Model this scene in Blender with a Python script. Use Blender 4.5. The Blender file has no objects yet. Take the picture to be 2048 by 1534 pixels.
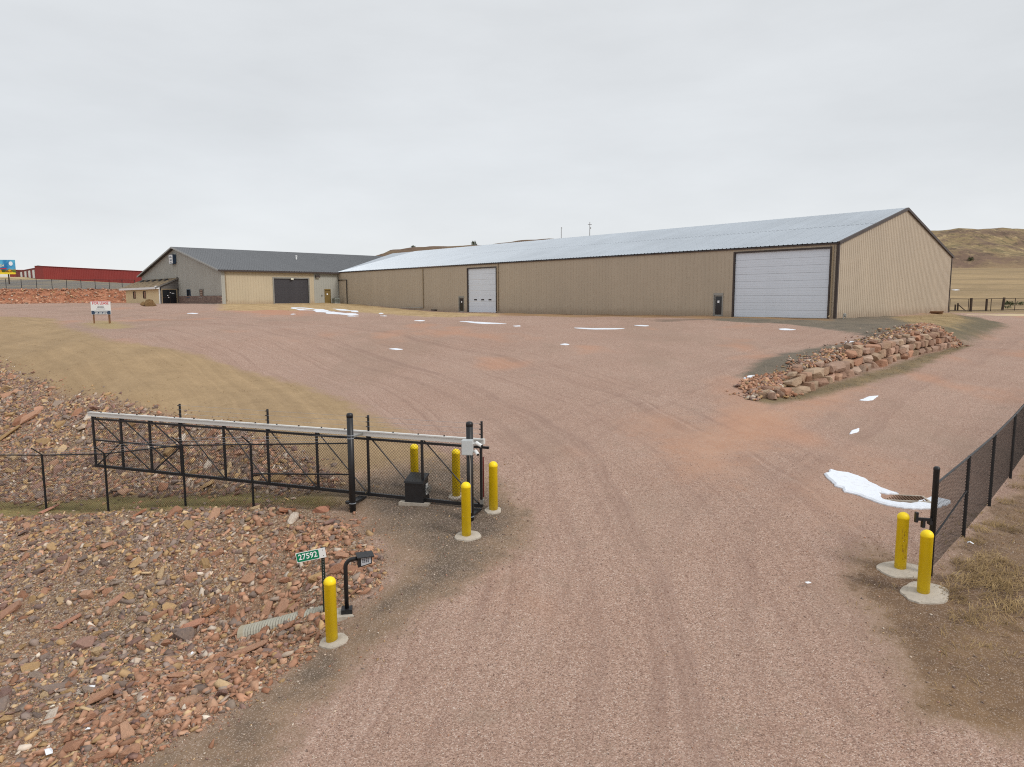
import bpy, bmesh, math, random
import numpy as np
from mathutils import Vector, Matrix, geometry

random.seed(7)
rng = np.random.default_rng(7)
scene = bpy.context.scene
COL = scene.collection

# ------------------------------------------------------------------ camera, sky, sun, exposure
CAM_Z = 5.3
FOCAL, PITCH, ROLL = 1400.5, 0.12059, -0.00444          # focal length in pixels of a 2048 px wide frame
_fw = np.array([0, math.cos(PITCH), -math.sin(PITCH)])
_up0 = np.array([0, math.sin(PITCH), math.cos(PITCH)])
_ri = np.array([1.0, 0, 0]) * math.cos(ROLL) + _up0 * math.sin(ROLL)
_up = -np.array([1.0, 0, 0]) * math.sin(ROLL) + _up0 * math.cos(ROLL)
cam_data = bpy.data.cameras.new("camera")
cam_data.sensor_width = 36.0
cam_data.lens = FOCAL / 2048 * 36.0
cam_data.clip_start = 0.2
cam_data.clip_end = 3000
cam = bpy.data.objects.new("camera", cam_data)
COL.objects.link(cam)
cam.matrix_world = Matrix(((_ri[0], _up[0], -_fw[0], 0), (_ri[1], _up[1], -_fw[1], 0),
                           (_ri[2], _up[2], -_fw[2], CAM_Z), (0, 0, 0, 1)))
scene.camera = cam

SUN_EL, SUN_AZ = math.radians(42), math.radians(125)      # azimuth clockwise from +Y
world = bpy.data.worlds.new("World")
scene.world = world
world.use_nodes = True
wt = world.node_tree
wn, wl = wt.nodes, wt.links
wn.clear()
w_out = wn.new("ShaderNodeOutputWorld")
w_bg = wn.new("ShaderNodeBackground")
w_bg.inputs["Strength"].default_value = 0.1
sky = wn.new("ShaderNodeTexSky")
sky.sky_type = "NISHITA"
sky.sun_disc = False
sky.sun_elevation = SUN_EL
sky.sun_rotation = SUN_AZ
w_tc = wn.new("ShaderNodeTexCoord")
w_sep = wn.new("ShaderNodeSeparateXYZ")
wl.new(w_tc.outputs["Generated"], w_sep.inputs[0])
w_grad = wn.new("ShaderNodeValToRGB")                     # overcast deck: height above the horizon
cr = w_grad.color_ramp
cr.elements[0].position = 0.0
cr.elements[0].color = (0.735, 0.745, 0.745, 1)
cr.elements[1].position = 1.0
cr.elements[1].color = (0.90, 0.94, 0.98, 1)
for p_, c_ in ((0.06, (0.705, 0.725, 0.742)), (0.18, (0.655, 0.678, 0.698)), (0.36, (0.635, 0.655, 0.672)), (0.6, (0.72, 0.745, 0.77))):
    e_ = cr.elements.new(p_)
    e_.color = (*c_, 1)
wl.new(w_sep.outputs["Z"], w_grad.inputs[0])
w_map = wn.new("ShaderNodeMapping")
w_map.inputs["Scale"].default_value = (1.0, 1.0, 3.4)
wl.new(w_tc.outputs["Generated"], w_map.inputs[0])
w_noise = wn.new("ShaderNodeTexNoise")
w_noise.inputs["Scale"].default_value = 2.2
w_noise.inputs["Detail"].default_value = 7
w_noise.inputs["Roughness"].default_value = 0.55
wl.new(w_map.outputs[0], w_noise.inputs["Vector"])
w_mr = wn.new("ShaderNodeMapRange")
w_mr.inputs["From Min"].default_value = 0.25
w_mr.inputs["From Max"].default_value = 0.75
w_mr.inputs["To Min"].default_value = 10.7
w_mr.inputs["To Max"].default_value = 12.9
wl.new(w_noise.outputs["Fac"], w_mr.inputs["Value"])
w_mul = wn.new("ShaderNodeVectorMath")
w_mul.operation = "SCALE"
wl.new(w_grad.outputs["Color"], w_mul.inputs[0])
wl.new(w_mr.outputs[0], w_mul.inputs["Scale"])
w_mix = wn.new("ShaderNodeMix")
w_mix.data_type = "RGBA"
w_mix.inputs["Factor"].default_value = 0.93               # nearly everything of the blue sky is behind cloud
wl.new(sky.outputs[0], w_mix.inputs[6])
wl.new(w_mul.outputs[0], w_mix.inputs[7])
wl.new(w_mix.outputs[2], w_bg.inputs["Color"])
wl.new(w_bg.outputs[0], w_out.inputs["Surface"])

sun_d = bpy.data.lights.new("sun", "SUN")
sun_d.energy = 1.9
sun_d.angle = math.radians(18)
sun_d.color = (1.0, 0.965, 0.92)
sun = bpy.data.objects.new("sun", sun_d)
COL.objects.link(sun)
_sd = Vector((math.sin(SUN_AZ) * math.cos(SUN_EL), math.cos(SUN_AZ) * math.cos(SUN_EL), math.sin(SUN_EL)))
sun.rotation_euler = _sd.to_track_quat("Z", "Y").to_euler()
sun.location = _sd * 60

scene.view_settings.view_transform = "Standard"
scene.view_settings.look = "None"
scene.view_settings.gamma = 1.0
scene.view_settings.exposure = 0.0
scene.view_settings.use_curve_mapping = False
scene.render.engine = "CYCLES"
scene.cycles.filter_width = 1.1
scene.cycles.max_bounces = 5
scene.cycles.diffuse_bounces = 3
scene.cycles.glossy_bounces = 2
scene.cycles.transmission_bounces = 2
scene.cycles.transparent_max_bounces = 4
scene.cycles.use_denoising = False
scene.cycles.denoiser = "OPENIMAGEDENOISE"
scene.cycles.denoising_input_passes = "RGB_ALBEDO_NORMAL"


# ------------------------------------------------------------------ terrain heights
def tps_fit(pts):
    p = np.array(pts, float)
    n = len(p)
    X = p[:, :2] / 50.0
    r2 = ((X[:, None, :] - X[None, :, :]) ** 2).sum(-1)
    K = 0.5 * r2 * np.log(r2 + 1e-12) + np.eye(n) * 2e-4
    P = np.c_[np.ones(n), X]
    M = np.zeros((n + 3, n + 3))
    M[:n, :n] = K
    M[:n, n:] = P
    M[n:, :n] = P.T
    s = np.linalg.solve(M, np.r_[p[:, 2], 0, 0, 0])
    return X, s


def tps_eval(fit, x, y):
    X, s = fit
    n = len(X)
    shp = np.shape(x)
    x = np.ravel(x) / 50.0
    y = np.ravel(y) / 50.0
    out = np.empty(len(x))
    for a in range(0, len(x), 20000):
        xs, ys = x[a:a + 20000], y[a:a + 20000]
        r2 = (xs[:, None] - X[:, 0]) ** 2 + (ys[:, None] - X[:, 1]) ** 2
        out[a:a + 20000] = (0.5 * r2 * np.log(r2 + 1e-12)) @ s[:n] + s[n] + s[n + 1] * xs + s[n + 2] * ys
    return out.reshape(shp)


# (x, y, metres below the camera)
COMMON = [(2, 4, 6.75), (2, 8, 6.5), (2, 13, 6.05), (2, 16, 5.65), (2, 19, 5.25), (3, 23, 4.85), (7.85, 13.4, 5.75), (8.1, 14.7, 5.6),
          (12, 10, 5.85), (15, 5, 6.1), (6, 5, 6.6), (8, 19, 5.2), (8, 25, 4.65), (12, 14, 5.65), (10.4, 16.2, 5.5)]
UPPER = COMMON + [
    (-1, 15.9, 5.6), (-0.5, 17.6, 5.35), (-3.4, 13.3, 6.4), (-3, 16.5, 5.7), (-4.2, 18.3, 5.6), (-2, 10, 6.65), (-3.9, 12.4, 6.6),
    (-5.3, 10, 6.7), (-4, 6, 6.9), (-2.5, 19.8, 5.05),
    (-5.9, 14.4, 7.3), (-8.5, 15, 7.6), (-12, 15.5, 7.9), (-18, 17, 8.3), (-28, 20, 8.8), (-8, 10.5, 7.35), (-11, 12, 7.8), (-7.3, 12.8, 7.2),
    (-12, 7, 8.0), (-8, 6, 7.3), (-20, 8, 8.6), (-6, 16.8, 6.35), (-9, 17.2, 6.6), (-12, 18.2, 7.0), (-5, 15.8, 6.3), (-4.2, 14.9, 6.3),
    (-17, 20.5, 7.45), (-9.2, 19.5, 5.95), (-12.1, 20.9, 6.45), (-14.9, 22.2, 6.7), (-7, 18.7, 5.85), (-18, 23.7, 7.0), (-24, 26.5, 7.4),
    (-9.2, 20.5, 6.0), (-12.1, 22, 6.5), (-14.9, 23.4, 6.75), (-18, 25, 7.05), (-24, 28.5, 7.4), (-7, 19.7, 5.8), (-34, 33, 7.6),
    (-28, 38, 3.5), (-16.6, 29.5, 4.2), (-10.8, 26, 4.55), (-7.6, 23, 4.8), (-4.9, 20.2, 5.1), (-22, 33.5, 3.85), (-40, 48, 2.7),
    (-14, 32, 4.0), (-8, 29, 4.3), (-4, 25, 4.7), (3, 30, 4.2), (4, 40, 3.3), (8, 50, 2.5), (-5, 50, 2.4), (-15, 50, 2.25), (-15, 40, 3.2),
    (-32, 60, 1.8), (-20, 75, 1.45), (-45, 80, 1.0), (-15, 60, 1.85), (0, 65, 1.9), (-50, 65, 1.5), (-60, 50, 2.4),
    (26.4, 57.3, 1.76), (20, 54.5, 1.95), (30, 61, 1.72), (12.6, 71.9, 1.75), (0, 84, 1.75), (-8, 93, 1.70), (-16, 101, 1.35), (-24, 109, 0.85),
    (-27.5, 113.2, 0.62), (-41.8, 101.9, 0.60), (-31, 112, 0.60), (-30, 104, 0.80), (-18, 97, 1.4), (-52, 108, 0.6), (-66, 121, 0.5),
    (-36, 92, 0.85), (-60, 90, 0.75), (-80, 100, 0.62), (-110, 100, 0.6), (48.6, 78.3, 1.72), (38, 69, 1.72), (20, 85, 1.7), (0, 110, 1.2),
    (10.5, 28.5, 4.25), (12, 32.5, 3.65), (16, 39, 3.05), (20, 44.5, 2.6), (14.5, 34.2, 3.15), (22, 41.2, 2.5), (27, 46.5, 2.15), (30, 52, 2.0), (12, 45, 2.75),
    (40, 62, 1.95), (50, 74, 1.9)]
LOWER = COMMON + [
    (9.5, 28, 4.3), (12.2, 30.6, 4.2), (16, 33.5, 4.0), (21.7, 39.2, 3.7), (30.5, 47.5, 3.35), (12.5, 18.4, 5.5), (14.5, 20.6, 5.3), (16.6, 22.8, 5.15),
    (12, 24, 4.95), (16, 29, 4.6), (22, 35, 4.1), (29, 43, 3.5), (36, 50, 3.05), (35, 48, 3.05), (49, 71, 2.85), (44, 60, 2.9), (60, 86, 2.4), (24, 30, 4.5),
    (35, 40, 3.6), (50, 50, 3.2), (70, 80, 2.7), (20, 20, 5.3), (30, 20, 5.4), (-4, 26, 4.7), (0, 20, 5.1), (-10, 5, 7.0), (60, 30, 4.2), (25, 5, 6.2), (3, 30, 4.2)]
FAR = [(-150, 60, 0.9), (-150, 110, 0.5), (-200, 200, 0.3), (-60, 200, 0.3), (0, 160, 0.8), (40, 130, 1.9), (80, 110, 2.2), (120, 110, 2.2),
       (62, 92, 2.4), (100, 90, 2.4), (60, 107, 2.2), (60, 150, 0.4), (120, 150, 0.0), (200, 150, 0.0), (100, 250, -8), (200, 250, -8), (0, 250, -4.7),
       (-100, 250, 0.3), (300, 300, -12), (0, 350, -9), (200, 350, -14), (-200, 350, 0.3), (100, 50, 3.2), (160, 30, 3.6), (-100, 30, 4.5),
       (-40, 18, 8.6), (-60, 35, 5.5), (-45, 30, 7.4), (0, -20, 7), (60, -20, 6), (-60, -20, 9), (400, 200, -4), (400, 450, -16), (-400, 300, 0.3), (-400, 50, 2), (400, 0, 2.5), (0, 600, -14), (-300, 600, 0), (400, 650, -18)]
FIT_U = tps_fit(UPPER + FAR)
FIT_L = tps_fit(LOWER + FAR)
WALL_LINE = np.array([(9.8, 28.2), (12.3, 31.1), (16.0, 34.7), (21.6, 40.3), (26.5, 45.0), (30.4, 48.7)], float)
CUT_LINE = np.array([(4.5, -30), (6.0, 10), (7.5, 22), (9.8, 28.2), (12.3, 31.1), (16.0, 34.7), (21.6, 40.3), (26.5, 45.0), (30.4, 48.7),
                     (36, 53.5), (45, 64.5), (53, 77), (60, 92), (70, 120), (90, 200), (150, 700)], float)
BANK_LINE = np.array([(-500, 112), (-200, 117), (-90, 122), (-69, 134), (-61, 147), (-58, 300), (-58, 800)], float)


def sd_line(x, y, L):
    """signed distance to a polyline (positive left of it) and arc position"""
    best = np.full(np.shape(x), 1e9)
    sgn = np.ones(np.shape(x))
    arc = np.zeros(np.shape(x))
    a0 = 0.0
    for (ax, ay), (bx, by) in zip(L[:-1], L[1:]):
        dx, dy = bx - ax, by - ay
        l2 = dx * dx + dy * dy
        t = np.clip(((x - ax) * dx + (y - ay) * dy) / l2, 0, 1)
        d = np.hypot(x - ax - t * dx, y - ay - t * dy)
        cr_ = dx * (y - ay) - dy * (x - ax)
        m = d < best - 1e-9
        best = np.where(m, d, best)
        sgn = np.where(m, np.sign(cr_), sgn)
        arc = np.where(m, a0 + t * math.sqrt(l2), arc)
        a0 += math.sqrt(l2)
    return best * sgn, arc


def smooth(a, b, x):
    t = np.clip((x - a) / (b - a), 0, 1)
    return t * t * (3 - 2 * t)


def ground_z(x, y):
    x = np.asarray(x, float)
    y = np.asarray(y, float)
    s, _ = sd_line(x, y, CUT_LINE)                         # positive on the yard side
    w = np.interp(y, [20, 26, 29, 31, 46, 50, 58, 80, 100], [3.0, 1.6, 0.9, 0.28, 0.28, 1.4, 3.6, 4.2, 6])
    c = np.interp(y, [49, 58], [0.0, -1.0])
    k = smooth(-w, w, s + c)
    d = tps_eval(FIT_U, x, y) * k + tps_eval(FIT_L, x, y) * (1 - k)
    sb, _ = sd_line(x, y, BANK_LINE)
    d = d - 2.65 * smooth(0, 5.5, sb) - 4.9 * np.clip((sb - 5.5) / 72, 0, 1)
    roll = (0.022 * np.sin(x * 1.1 + 0.7 * y) + 0.02 * np.sin(0.53 * x - 0.91 * y + 1.3) + 0.012 * np.sin(2.3 * x + 1.9 * y)) * np.interp(y, [8, 60], [0.6, 1.6])
    return CAM_Z - d + roll


def gz(x, y):
    return float(ground_z(np.array([x]), np.array([y]))[0])


def site(px, py):
    """point of the terrain that a surveyed sight line (photo pixel) meets"""
    px = np.atleast_1d(np.asarray(px, float))
    py = np.atleast_1d(np.asarray(py, float))
    D = _fw[None, :] + _ri[None, :] * ((px - 1024) / FOCAL)[:, None] - _up[None, :] * ((py - 767) / FOCAL)[:, None]
    t = np.geomspace(5, 700, 700)
    P = D[:, None, :] * t[None, :, None]
    h = P[..., 2] + CAM_Z - ground_z(P[..., 0], P[..., 1])
    below = h < 0
    i = np.where(below.any(1), below.argmax(1), len(t) - 1)
    i = np.maximum(i, 1)
    lo, hi = t[i - 1], t[i]
    for _ in range(14):
        m = (lo + hi) / 2
        Q = D * m[:, None]
        b = Q[:, 2] + CAM_Z - ground_z(Q[:, 0], Q[:, 1]) < 0
        hi = np.where(b, m, hi)
        lo = np.where(b, lo, m)
    Q = D * hi[:, None]
    Q[:, 2] += CAM_Z
    return Q


def site1(px, py):
    return Vector(site(px, py)[0])


def site_poly(pts):
    a = np.array(pts, float)
    return site(a[:, 0], a[:, 1])[:, :2]


def sd_poly(x, y, P):
    """signed distance to a closed polygon, positive inside"""
    best = np.full(np.shape(x), 1e9)
    inside = np.zeros(np.shape(x), bool)
    n = len(P)
    for i in range(n):
        ax, ay = P[i]
        bx, by = P[(i + 1) % n]
        dx, dy = bx - ax, by - ay
        l2 = dx * dx + dy * dy + 1e-12
        t = np.clip(((x - ax) * dx + (y - ay) * dy) / l2, 0, 1)
        best = np.minimum(best, (x - ax - t * dx) ** 2 + (y - ay - t * dy) ** 2)
        c = ((ay > y) != (by > y)) & (x < (bx - ax) * (y - ay) / (by - ay + 1e-12) + ax)
        inside ^= c
    return np.sqrt(best) * np.where(inside, 1, -1)


# ------------------------------------------------------------------ object helpers
def tag(o, label=None, cat=None, group=None, kind=None):
    if label: o["label"] = label
    if cat: o["category"] = cat
    if group: o["group"] = group
    if kind: o["kind"] = kind
    return o


def thing(name, label, cat, loc=(0, 0, 0), rotz=0.0, group=None):
    o = bpy.data.objects.new(name, None)
    o.empty_display_size = 0.3
    COL.objects.link(o)
    o.location = loc
    o.rotation_euler = (0, 0, rotz)
    return tag(o, label, cat, group)


def link_mesh(name, me, mat=None, parent=None):
    o = bpy.data.objects.new(name, me)
    COL.objects.link(o)
    if mat is not None and len(me.materials) == 0:
        me.materials.append(mat)
    if parent is not None:
        o.parent = parent
    return o


def raw_mesh(name, V, F, mat=None, smooth_=False):
    me = bpy.data.meshes.new(name)
    V = np.asarray(V, np.float32)
    F = np.asarray(F, np.int32)
    me.vertices.add(len(V))
    me.vertices.foreach_set("co", V.ravel())
    k = F.shape[1]
    me.loops.add(F.size)
    me.loops.foreach_set("vertex_index", F.ravel())
    me.polygons.add(len(F))
    me.polygons.foreach_set("loop_start", np.arange(0, F.size, k, dtype=np.int32))
    me.polygons.foreach_set("loop_total", np.full(len(F), k, np.int32))
    if smooth_:
        me.polygons.foreach_set("use_smooth", np.ones(len(F), bool))
    me.update(calc_edges=True)
    if mat is not None:
        me.materials.append(mat)
    return me


class MB:
    """collects boxes, tubes and sheets that make up one part"""
    def __init__(self):
        self.v, self.f = [], []

    def add(self, V, F):
        n = len(self.v)
        self.v += [tuple(p) for p in V]
        self.f += [tuple(i + n for i in q) for q in F]
        return self

    def box(self, a, b):
        (x0, y0, z0), (x1, y1, z1) = a, b
        return self.add([(x0, y0, z0), (x1, y0, z0), (x1, y1, z0), (x0, y1, z0), (x0, y0, z1), (x1, y0, z1), (x1, y1, z1), (x0, y1, z1)],
                        [(0, 3, 2, 1), (4, 5, 6, 7), (0, 1, 5, 4), (1, 2, 6, 5), (2, 3, 7, 6), (3, 0, 4, 7)])

    def tube(self, pts, r, n=8, cap=True):
        pts = [Vector(p) for p in pts]
        rs = r if isinstance(r, (list, tuple)) else [r] * len(pts)
        rings = []
        ref = None
        for i, p in enumerate(pts):
            t = (pts[min(i + 1, len(pts) - 1)] - pts[max(i - 1, 0)]).normalized()
            if ref is None:
                ref = Vector((1, 0, 0)) if abs(t.x) < 0.8 else Vector((0, 1, 0))
            a = (ref - t * ref.dot(t)).normalized()
            ref = a
            b = t.cross(a)
            rings.append([p + (a * math.cos(2 * math.pi * k / n) + b * math.sin(2 * math.pi * k / n)) * rs[i] for k in range(n)])
        V = [q for R_ in rings for q in R_]
        F = []
        for i in range(len(pts) - 1):
            for k in range(n):
                F.append((i * n + k, i * n + (k + 1) % n, (i + 1) * n + (k + 1) % n, (i + 1) * n + k))
        if cap:
            F.append(tuple(range(n))[::-1])
            F.append(tuple((len(pts) - 1) * n + k for k in range(n)))
        return self.add(V, F)

    def bar(self, a, b, w, h):
        """rectangular bar from a to b (w sideways, h upright)"""
        a, b = Vector(a), Vector(b)
        t = (b - a).normalized()
        s = Vector((t.y, -t.x, 0))
        s = s.normalized() if s.length > 1e-4 else Vector((1, 0, 0))
        u_ = s.cross(t).normalized()
        V = [c + s * (i * w / 2) + u_ * (j * h / 2) for c in (a, b) for i, j in ((-1, -1), (1, -1), (1, 1), (-1, 1))]
        return self.add(V, [(0, 1, 2, 3), (7, 6, 5, 4), (0, 4, 5, 1), (1, 5, 6, 2), (2, 6, 7, 3), (3, 7, 4, 0)])

    def lathe(self, prof, n=20, c=(0, 0, 0)):
        V, F = [], []
        for r_, z in prof:
            for k in range(n):
                a = 2 * math.pi * k / n
                V.append((c[0] + r_ * math.cos(a), c[1] + r_ * math.sin(a), c[2] + z))
        m = len(prof)
        for i in range(m - 1):
            for k in range(n):
                F.append((i * n + k, i * n + (k + 1) % n, (i + 1) * n + (k + 1) % n, (i + 1) * n + k))
        F.append(tuple(range(n))[::-1])
        F.append(tuple((m - 1) * n + k for k in range(n)))
        return self.add(V, F)

    def mesh(self, name, mat=None, smooth_=False):
        me = bpy.data.meshes.new(name)
        me.from_pydata([tuple(p) for p in self.v], [], self.f)
        if smooth_:
            for p in me.polygons:
                p.use_smooth = len(p.vertices) < 8
        me.update()
        if mat is not None:
            me.materials.append(mat)
        return me

    def build(self, name, mat, parent=None, smooth_=False):
        return link_mesh(name, self.mesh(name, mat, smooth_), None, parent)


def text_mesh(name, body, size, mat, parent, loc, rot, sx=1.0, align="CENTER", depth=0.002, bold=0.0):
    cu = bpy.data.curves.new(name, "FONT")
    cu.body = body
    cu.size = size
    cu.align_x = align
    cu.align_y = "CENTER"
    cu.extrude = depth
    cu.resolution_u = 3
    cu.offset = size * bold
    tmp = bpy.data.objects.new(name + "_curve", cu)
    COL.objects.link(tmp)
    bpy.context.view_layer.update()
    me = bpy.data.meshes.new_from_object(tmp.evaluated_get(bpy.context.evaluated_depsgraph_get()))
    bpy.data.objects.remove(tmp)
    bpy.data.curves.remove(cu)
    me.name = name
    me.materials.clear()
    me.materials.append(mat)
    o = link_mesh(name, me, None, parent)
    o.location = loc
    o.rotation_euler = rot
    o.scale = (sx, 1, 1)
    return o


def copy_tree(root, loc=None, rotz=None):
    r = root.copy()
    COL.objects.link(r)
    if loc is not None: r.location = loc
    if rotz is not None: r.rotation_euler = (0, 0, rotz)
    for ch in list(root.children):
        c = ch.copy()
        COL.objects.link(c)
        c.parent = r
        for g in ch.children:
            d = g.copy()
            COL.objects.link(d)
            d.parent = c
    return r


# ------------------------------------------------------------------ materials
def srgb(r, g, b):
    f = lambda c: (c / 255 / 12.92) if c / 255 <= 0.04045 else ((c / 255 + 0.055) / 1.055) ** 2.4
    return (f(r), f(g), f(b), 1)


class NT:
    """small helper for writing node trees"""
    def __init__(self, name):
        self.m = bpy.data.materials.new(name)
        self.m.use_nodes = True
        self.t = self.m.node_tree
        self.n, self.l = self.t.nodes, self.t.links
        self.bsdf = self.n["Principled BSDF"]
        self.pos = self.n.new("ShaderNodeNewGeometry").outputs["Position"]

    def node(self, typ, **kw):
        x = self.n.new(typ)
        for k, v in kw.items():
            if hasattr(x, k) and not k[0].isupper():
                setattr(x, k, v)
        return x

    def set(self, sock, val):
        if hasattr(val, "is_output") or hasattr(val, "links"):
            self.l.new(val, sock)
        else:
            sock.default_value = val

    def math(self, op, a, b=0.0, c=None, clamp=False):
        x = self.n.new("ShaderNodeMath")
        x.operation = op
        x.use_clamp = clamp
        self.set(x.inputs[0], a)
        self.set(x.inputs[1], b)
        if c is not None: self.set(x.inputs[2], c)
        return x.outputs[0]

    def noise(self, scale, detail=3, rough=0.55, vec=None, out="Fac", dims="3D", w=None):
        x = self.n.new("ShaderNodeTexNoise")
        x.noise_dimensions = dims
        x.inputs["Scale"].default_value = scale
        x.inputs["Detail"].default_value = detail
        x.inputs["Roughness"].default_value = rough
        if dims == "1D":
            self.set(x.inputs["W"], w)
        else:
            self.l.new(vec if vec is not None else self.pos, x.inputs["Vector"])
        return x.outputs[out]

    def voronoi(self, scale, out="Color", vec=None, feature="F1", rnd=1.0):
        x = self.n.new("ShaderNodeTexVoronoi")
        x.feature = feature
        x.inputs["Scale"].default_value = scale
        x.inputs["Randomness"].default_value = rnd
        self.l.new(vec if vec is not None else self.pos, x.inputs["Vector"])
        return x.outputs[out]

    def ramp(self, fac, stops, interp="LINEAR"):
        x = self.n.new("ShaderNodeValToRGB")
        c = x.color_ramp
        c.interpolation = interp
        for i, (p, col) in enumerate(stops):
            e = c.elements[i] if i < 2 else c.elements.new(p)
            e.position = p
            e.color = col if len(col) == 4 else (*col, 1)
        self.set(x.inputs[0], fac)
        return x.outputs[0]

    def mix(self, fac, a, b, mode="MIX"):
        x = self.n.new("ShaderNodeMix")
        x.data_type = "RGBA"
        x.blend_type = mode
        self.set(x.inputs["Factor"], fac)
        self.set(x.inputs[6], a)
        self.set(x.inputs[7], b)
        return x.outputs[2]

    def step(self, v, lo, hi):
        x = self.n.new("ShaderNodeMapRange")
        x.interpolation_type = "SMOOTHSTEP"
        self.set(x.inputs["Value"], v)
        x.inputs["From Min"].default_value = lo
        x.inputs["From Max"].default_value = hi
        return x.outputs[0]

    def rng(self, v, a, b, c, d):
        x = self.n.new("ShaderNodeMapRange")
        self.set(x.inputs["Value"], v)
        for k, q in zip(("From Min", "From Max", "To Min", "To Max"), (a, b, c, d)):
            x.inputs[k].default_value = q
        return x.outputs[0]

    def attr(self, name, out="Fac"):
        x = self.n.new("ShaderNodeAttribute")
        x.attribute_name = name
        return x.outputs[out]

    def scaled(self, vec, s):
        x = self.n.new("ShaderNodeMapping")
        x.inputs["Scale"].default_value = s
        self.l.new(vec, x.inputs[0])
        return x.outputs[0]

    def objvec(self):
        return self.n.new("ShaderNodeTexCoord").outputs["Object"]

    def bump(self, h, strength=0.5, dist=0.02):
        x = self.n.new("ShaderNodeBump")
        x.inputs["Strength"].default_value = strength
        x.inputs["Distance"].default_value = dist
        self.set(x.inputs["Height"], h)
        self.l.new(x.outputs[0], self.bsdf.inputs["Normal"])

    def finish(self, col, rough=0.8, metal=0.0, spec=0.3):
        self.set(self.bsdf.inputs["Base Color"], col)
        self.set(self.bsdf.inputs["Roughness"], rough)
        self.set(self.bsdf.inputs["Metallic"], metal)
        self.bsdf.inputs["Specular IOR Level"].default_value = spec
        return self.m


def painted(name, col, rough=0.5, metal=0.0, var=0.12, scale=2.0, dirt=None, dirt_amt=0.25, spec=0.35, bump=0.0, sheets=False, splash=None):
    m = NT(name)
    v = m.pos if sheets else m.objvec()
    n1 = m.noise(scale, 4, 0.6, v)
    dark = tuple(c * (1 - var) for c in col[:3]) + (1,)
    lite = tuple(min(1, c * (1 + var)) for c in col[:3]) + (1,)
    c = m.mix(m.rng(n1, 0.3, 0.7, 0, 1), dark, lite)
    if dirt is not None:
        n2 = m.noise(scale * 5, 5, 0.7, v)
        c = m.mix(m.math("MULTIPLY", m.step(n2, 0.52, 0.75), dirt_amt), c, dirt)
    if sheets:                                             # each sheet its own faint tint
        rn = m.n.new("ShaderNodeObjectInfo").outputs["Random"]
        c = m.mix(m.rng(rn, 0, 1, 0, 0.09), c, tuple(x * 0.5 for x in col[:3]) + (1,))
    if splash:                                             # mud thrown up from the ground, ragged upper edge
        z0, hgt, mud, amt = splash
        sp_ = m.n.new("ShaderNodeSeparateXYZ")
        m.l.new(v, sp_.inputs[0])
        zz = m.math("MULTIPLY_ADD", m.noise(1.6 if sheets else 9.0, 5, 0.7, v), -1.3 * hgt, sp_.outputs["Z"])
        c = m.mix(m.math("MULTIPLY", m.step(zz, z0 + hgt * 0.35, z0 - hgt * 0.75), amt), c, mud)
    if bump:
        m.bump(m.noise(scale * 8, 3, 0.6, v), 0.4, bump)
    return m.finish(c, m.rng(n1, 0.3, 0.7, rough - 0.07, rough + 0.07), metal, spec)

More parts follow.
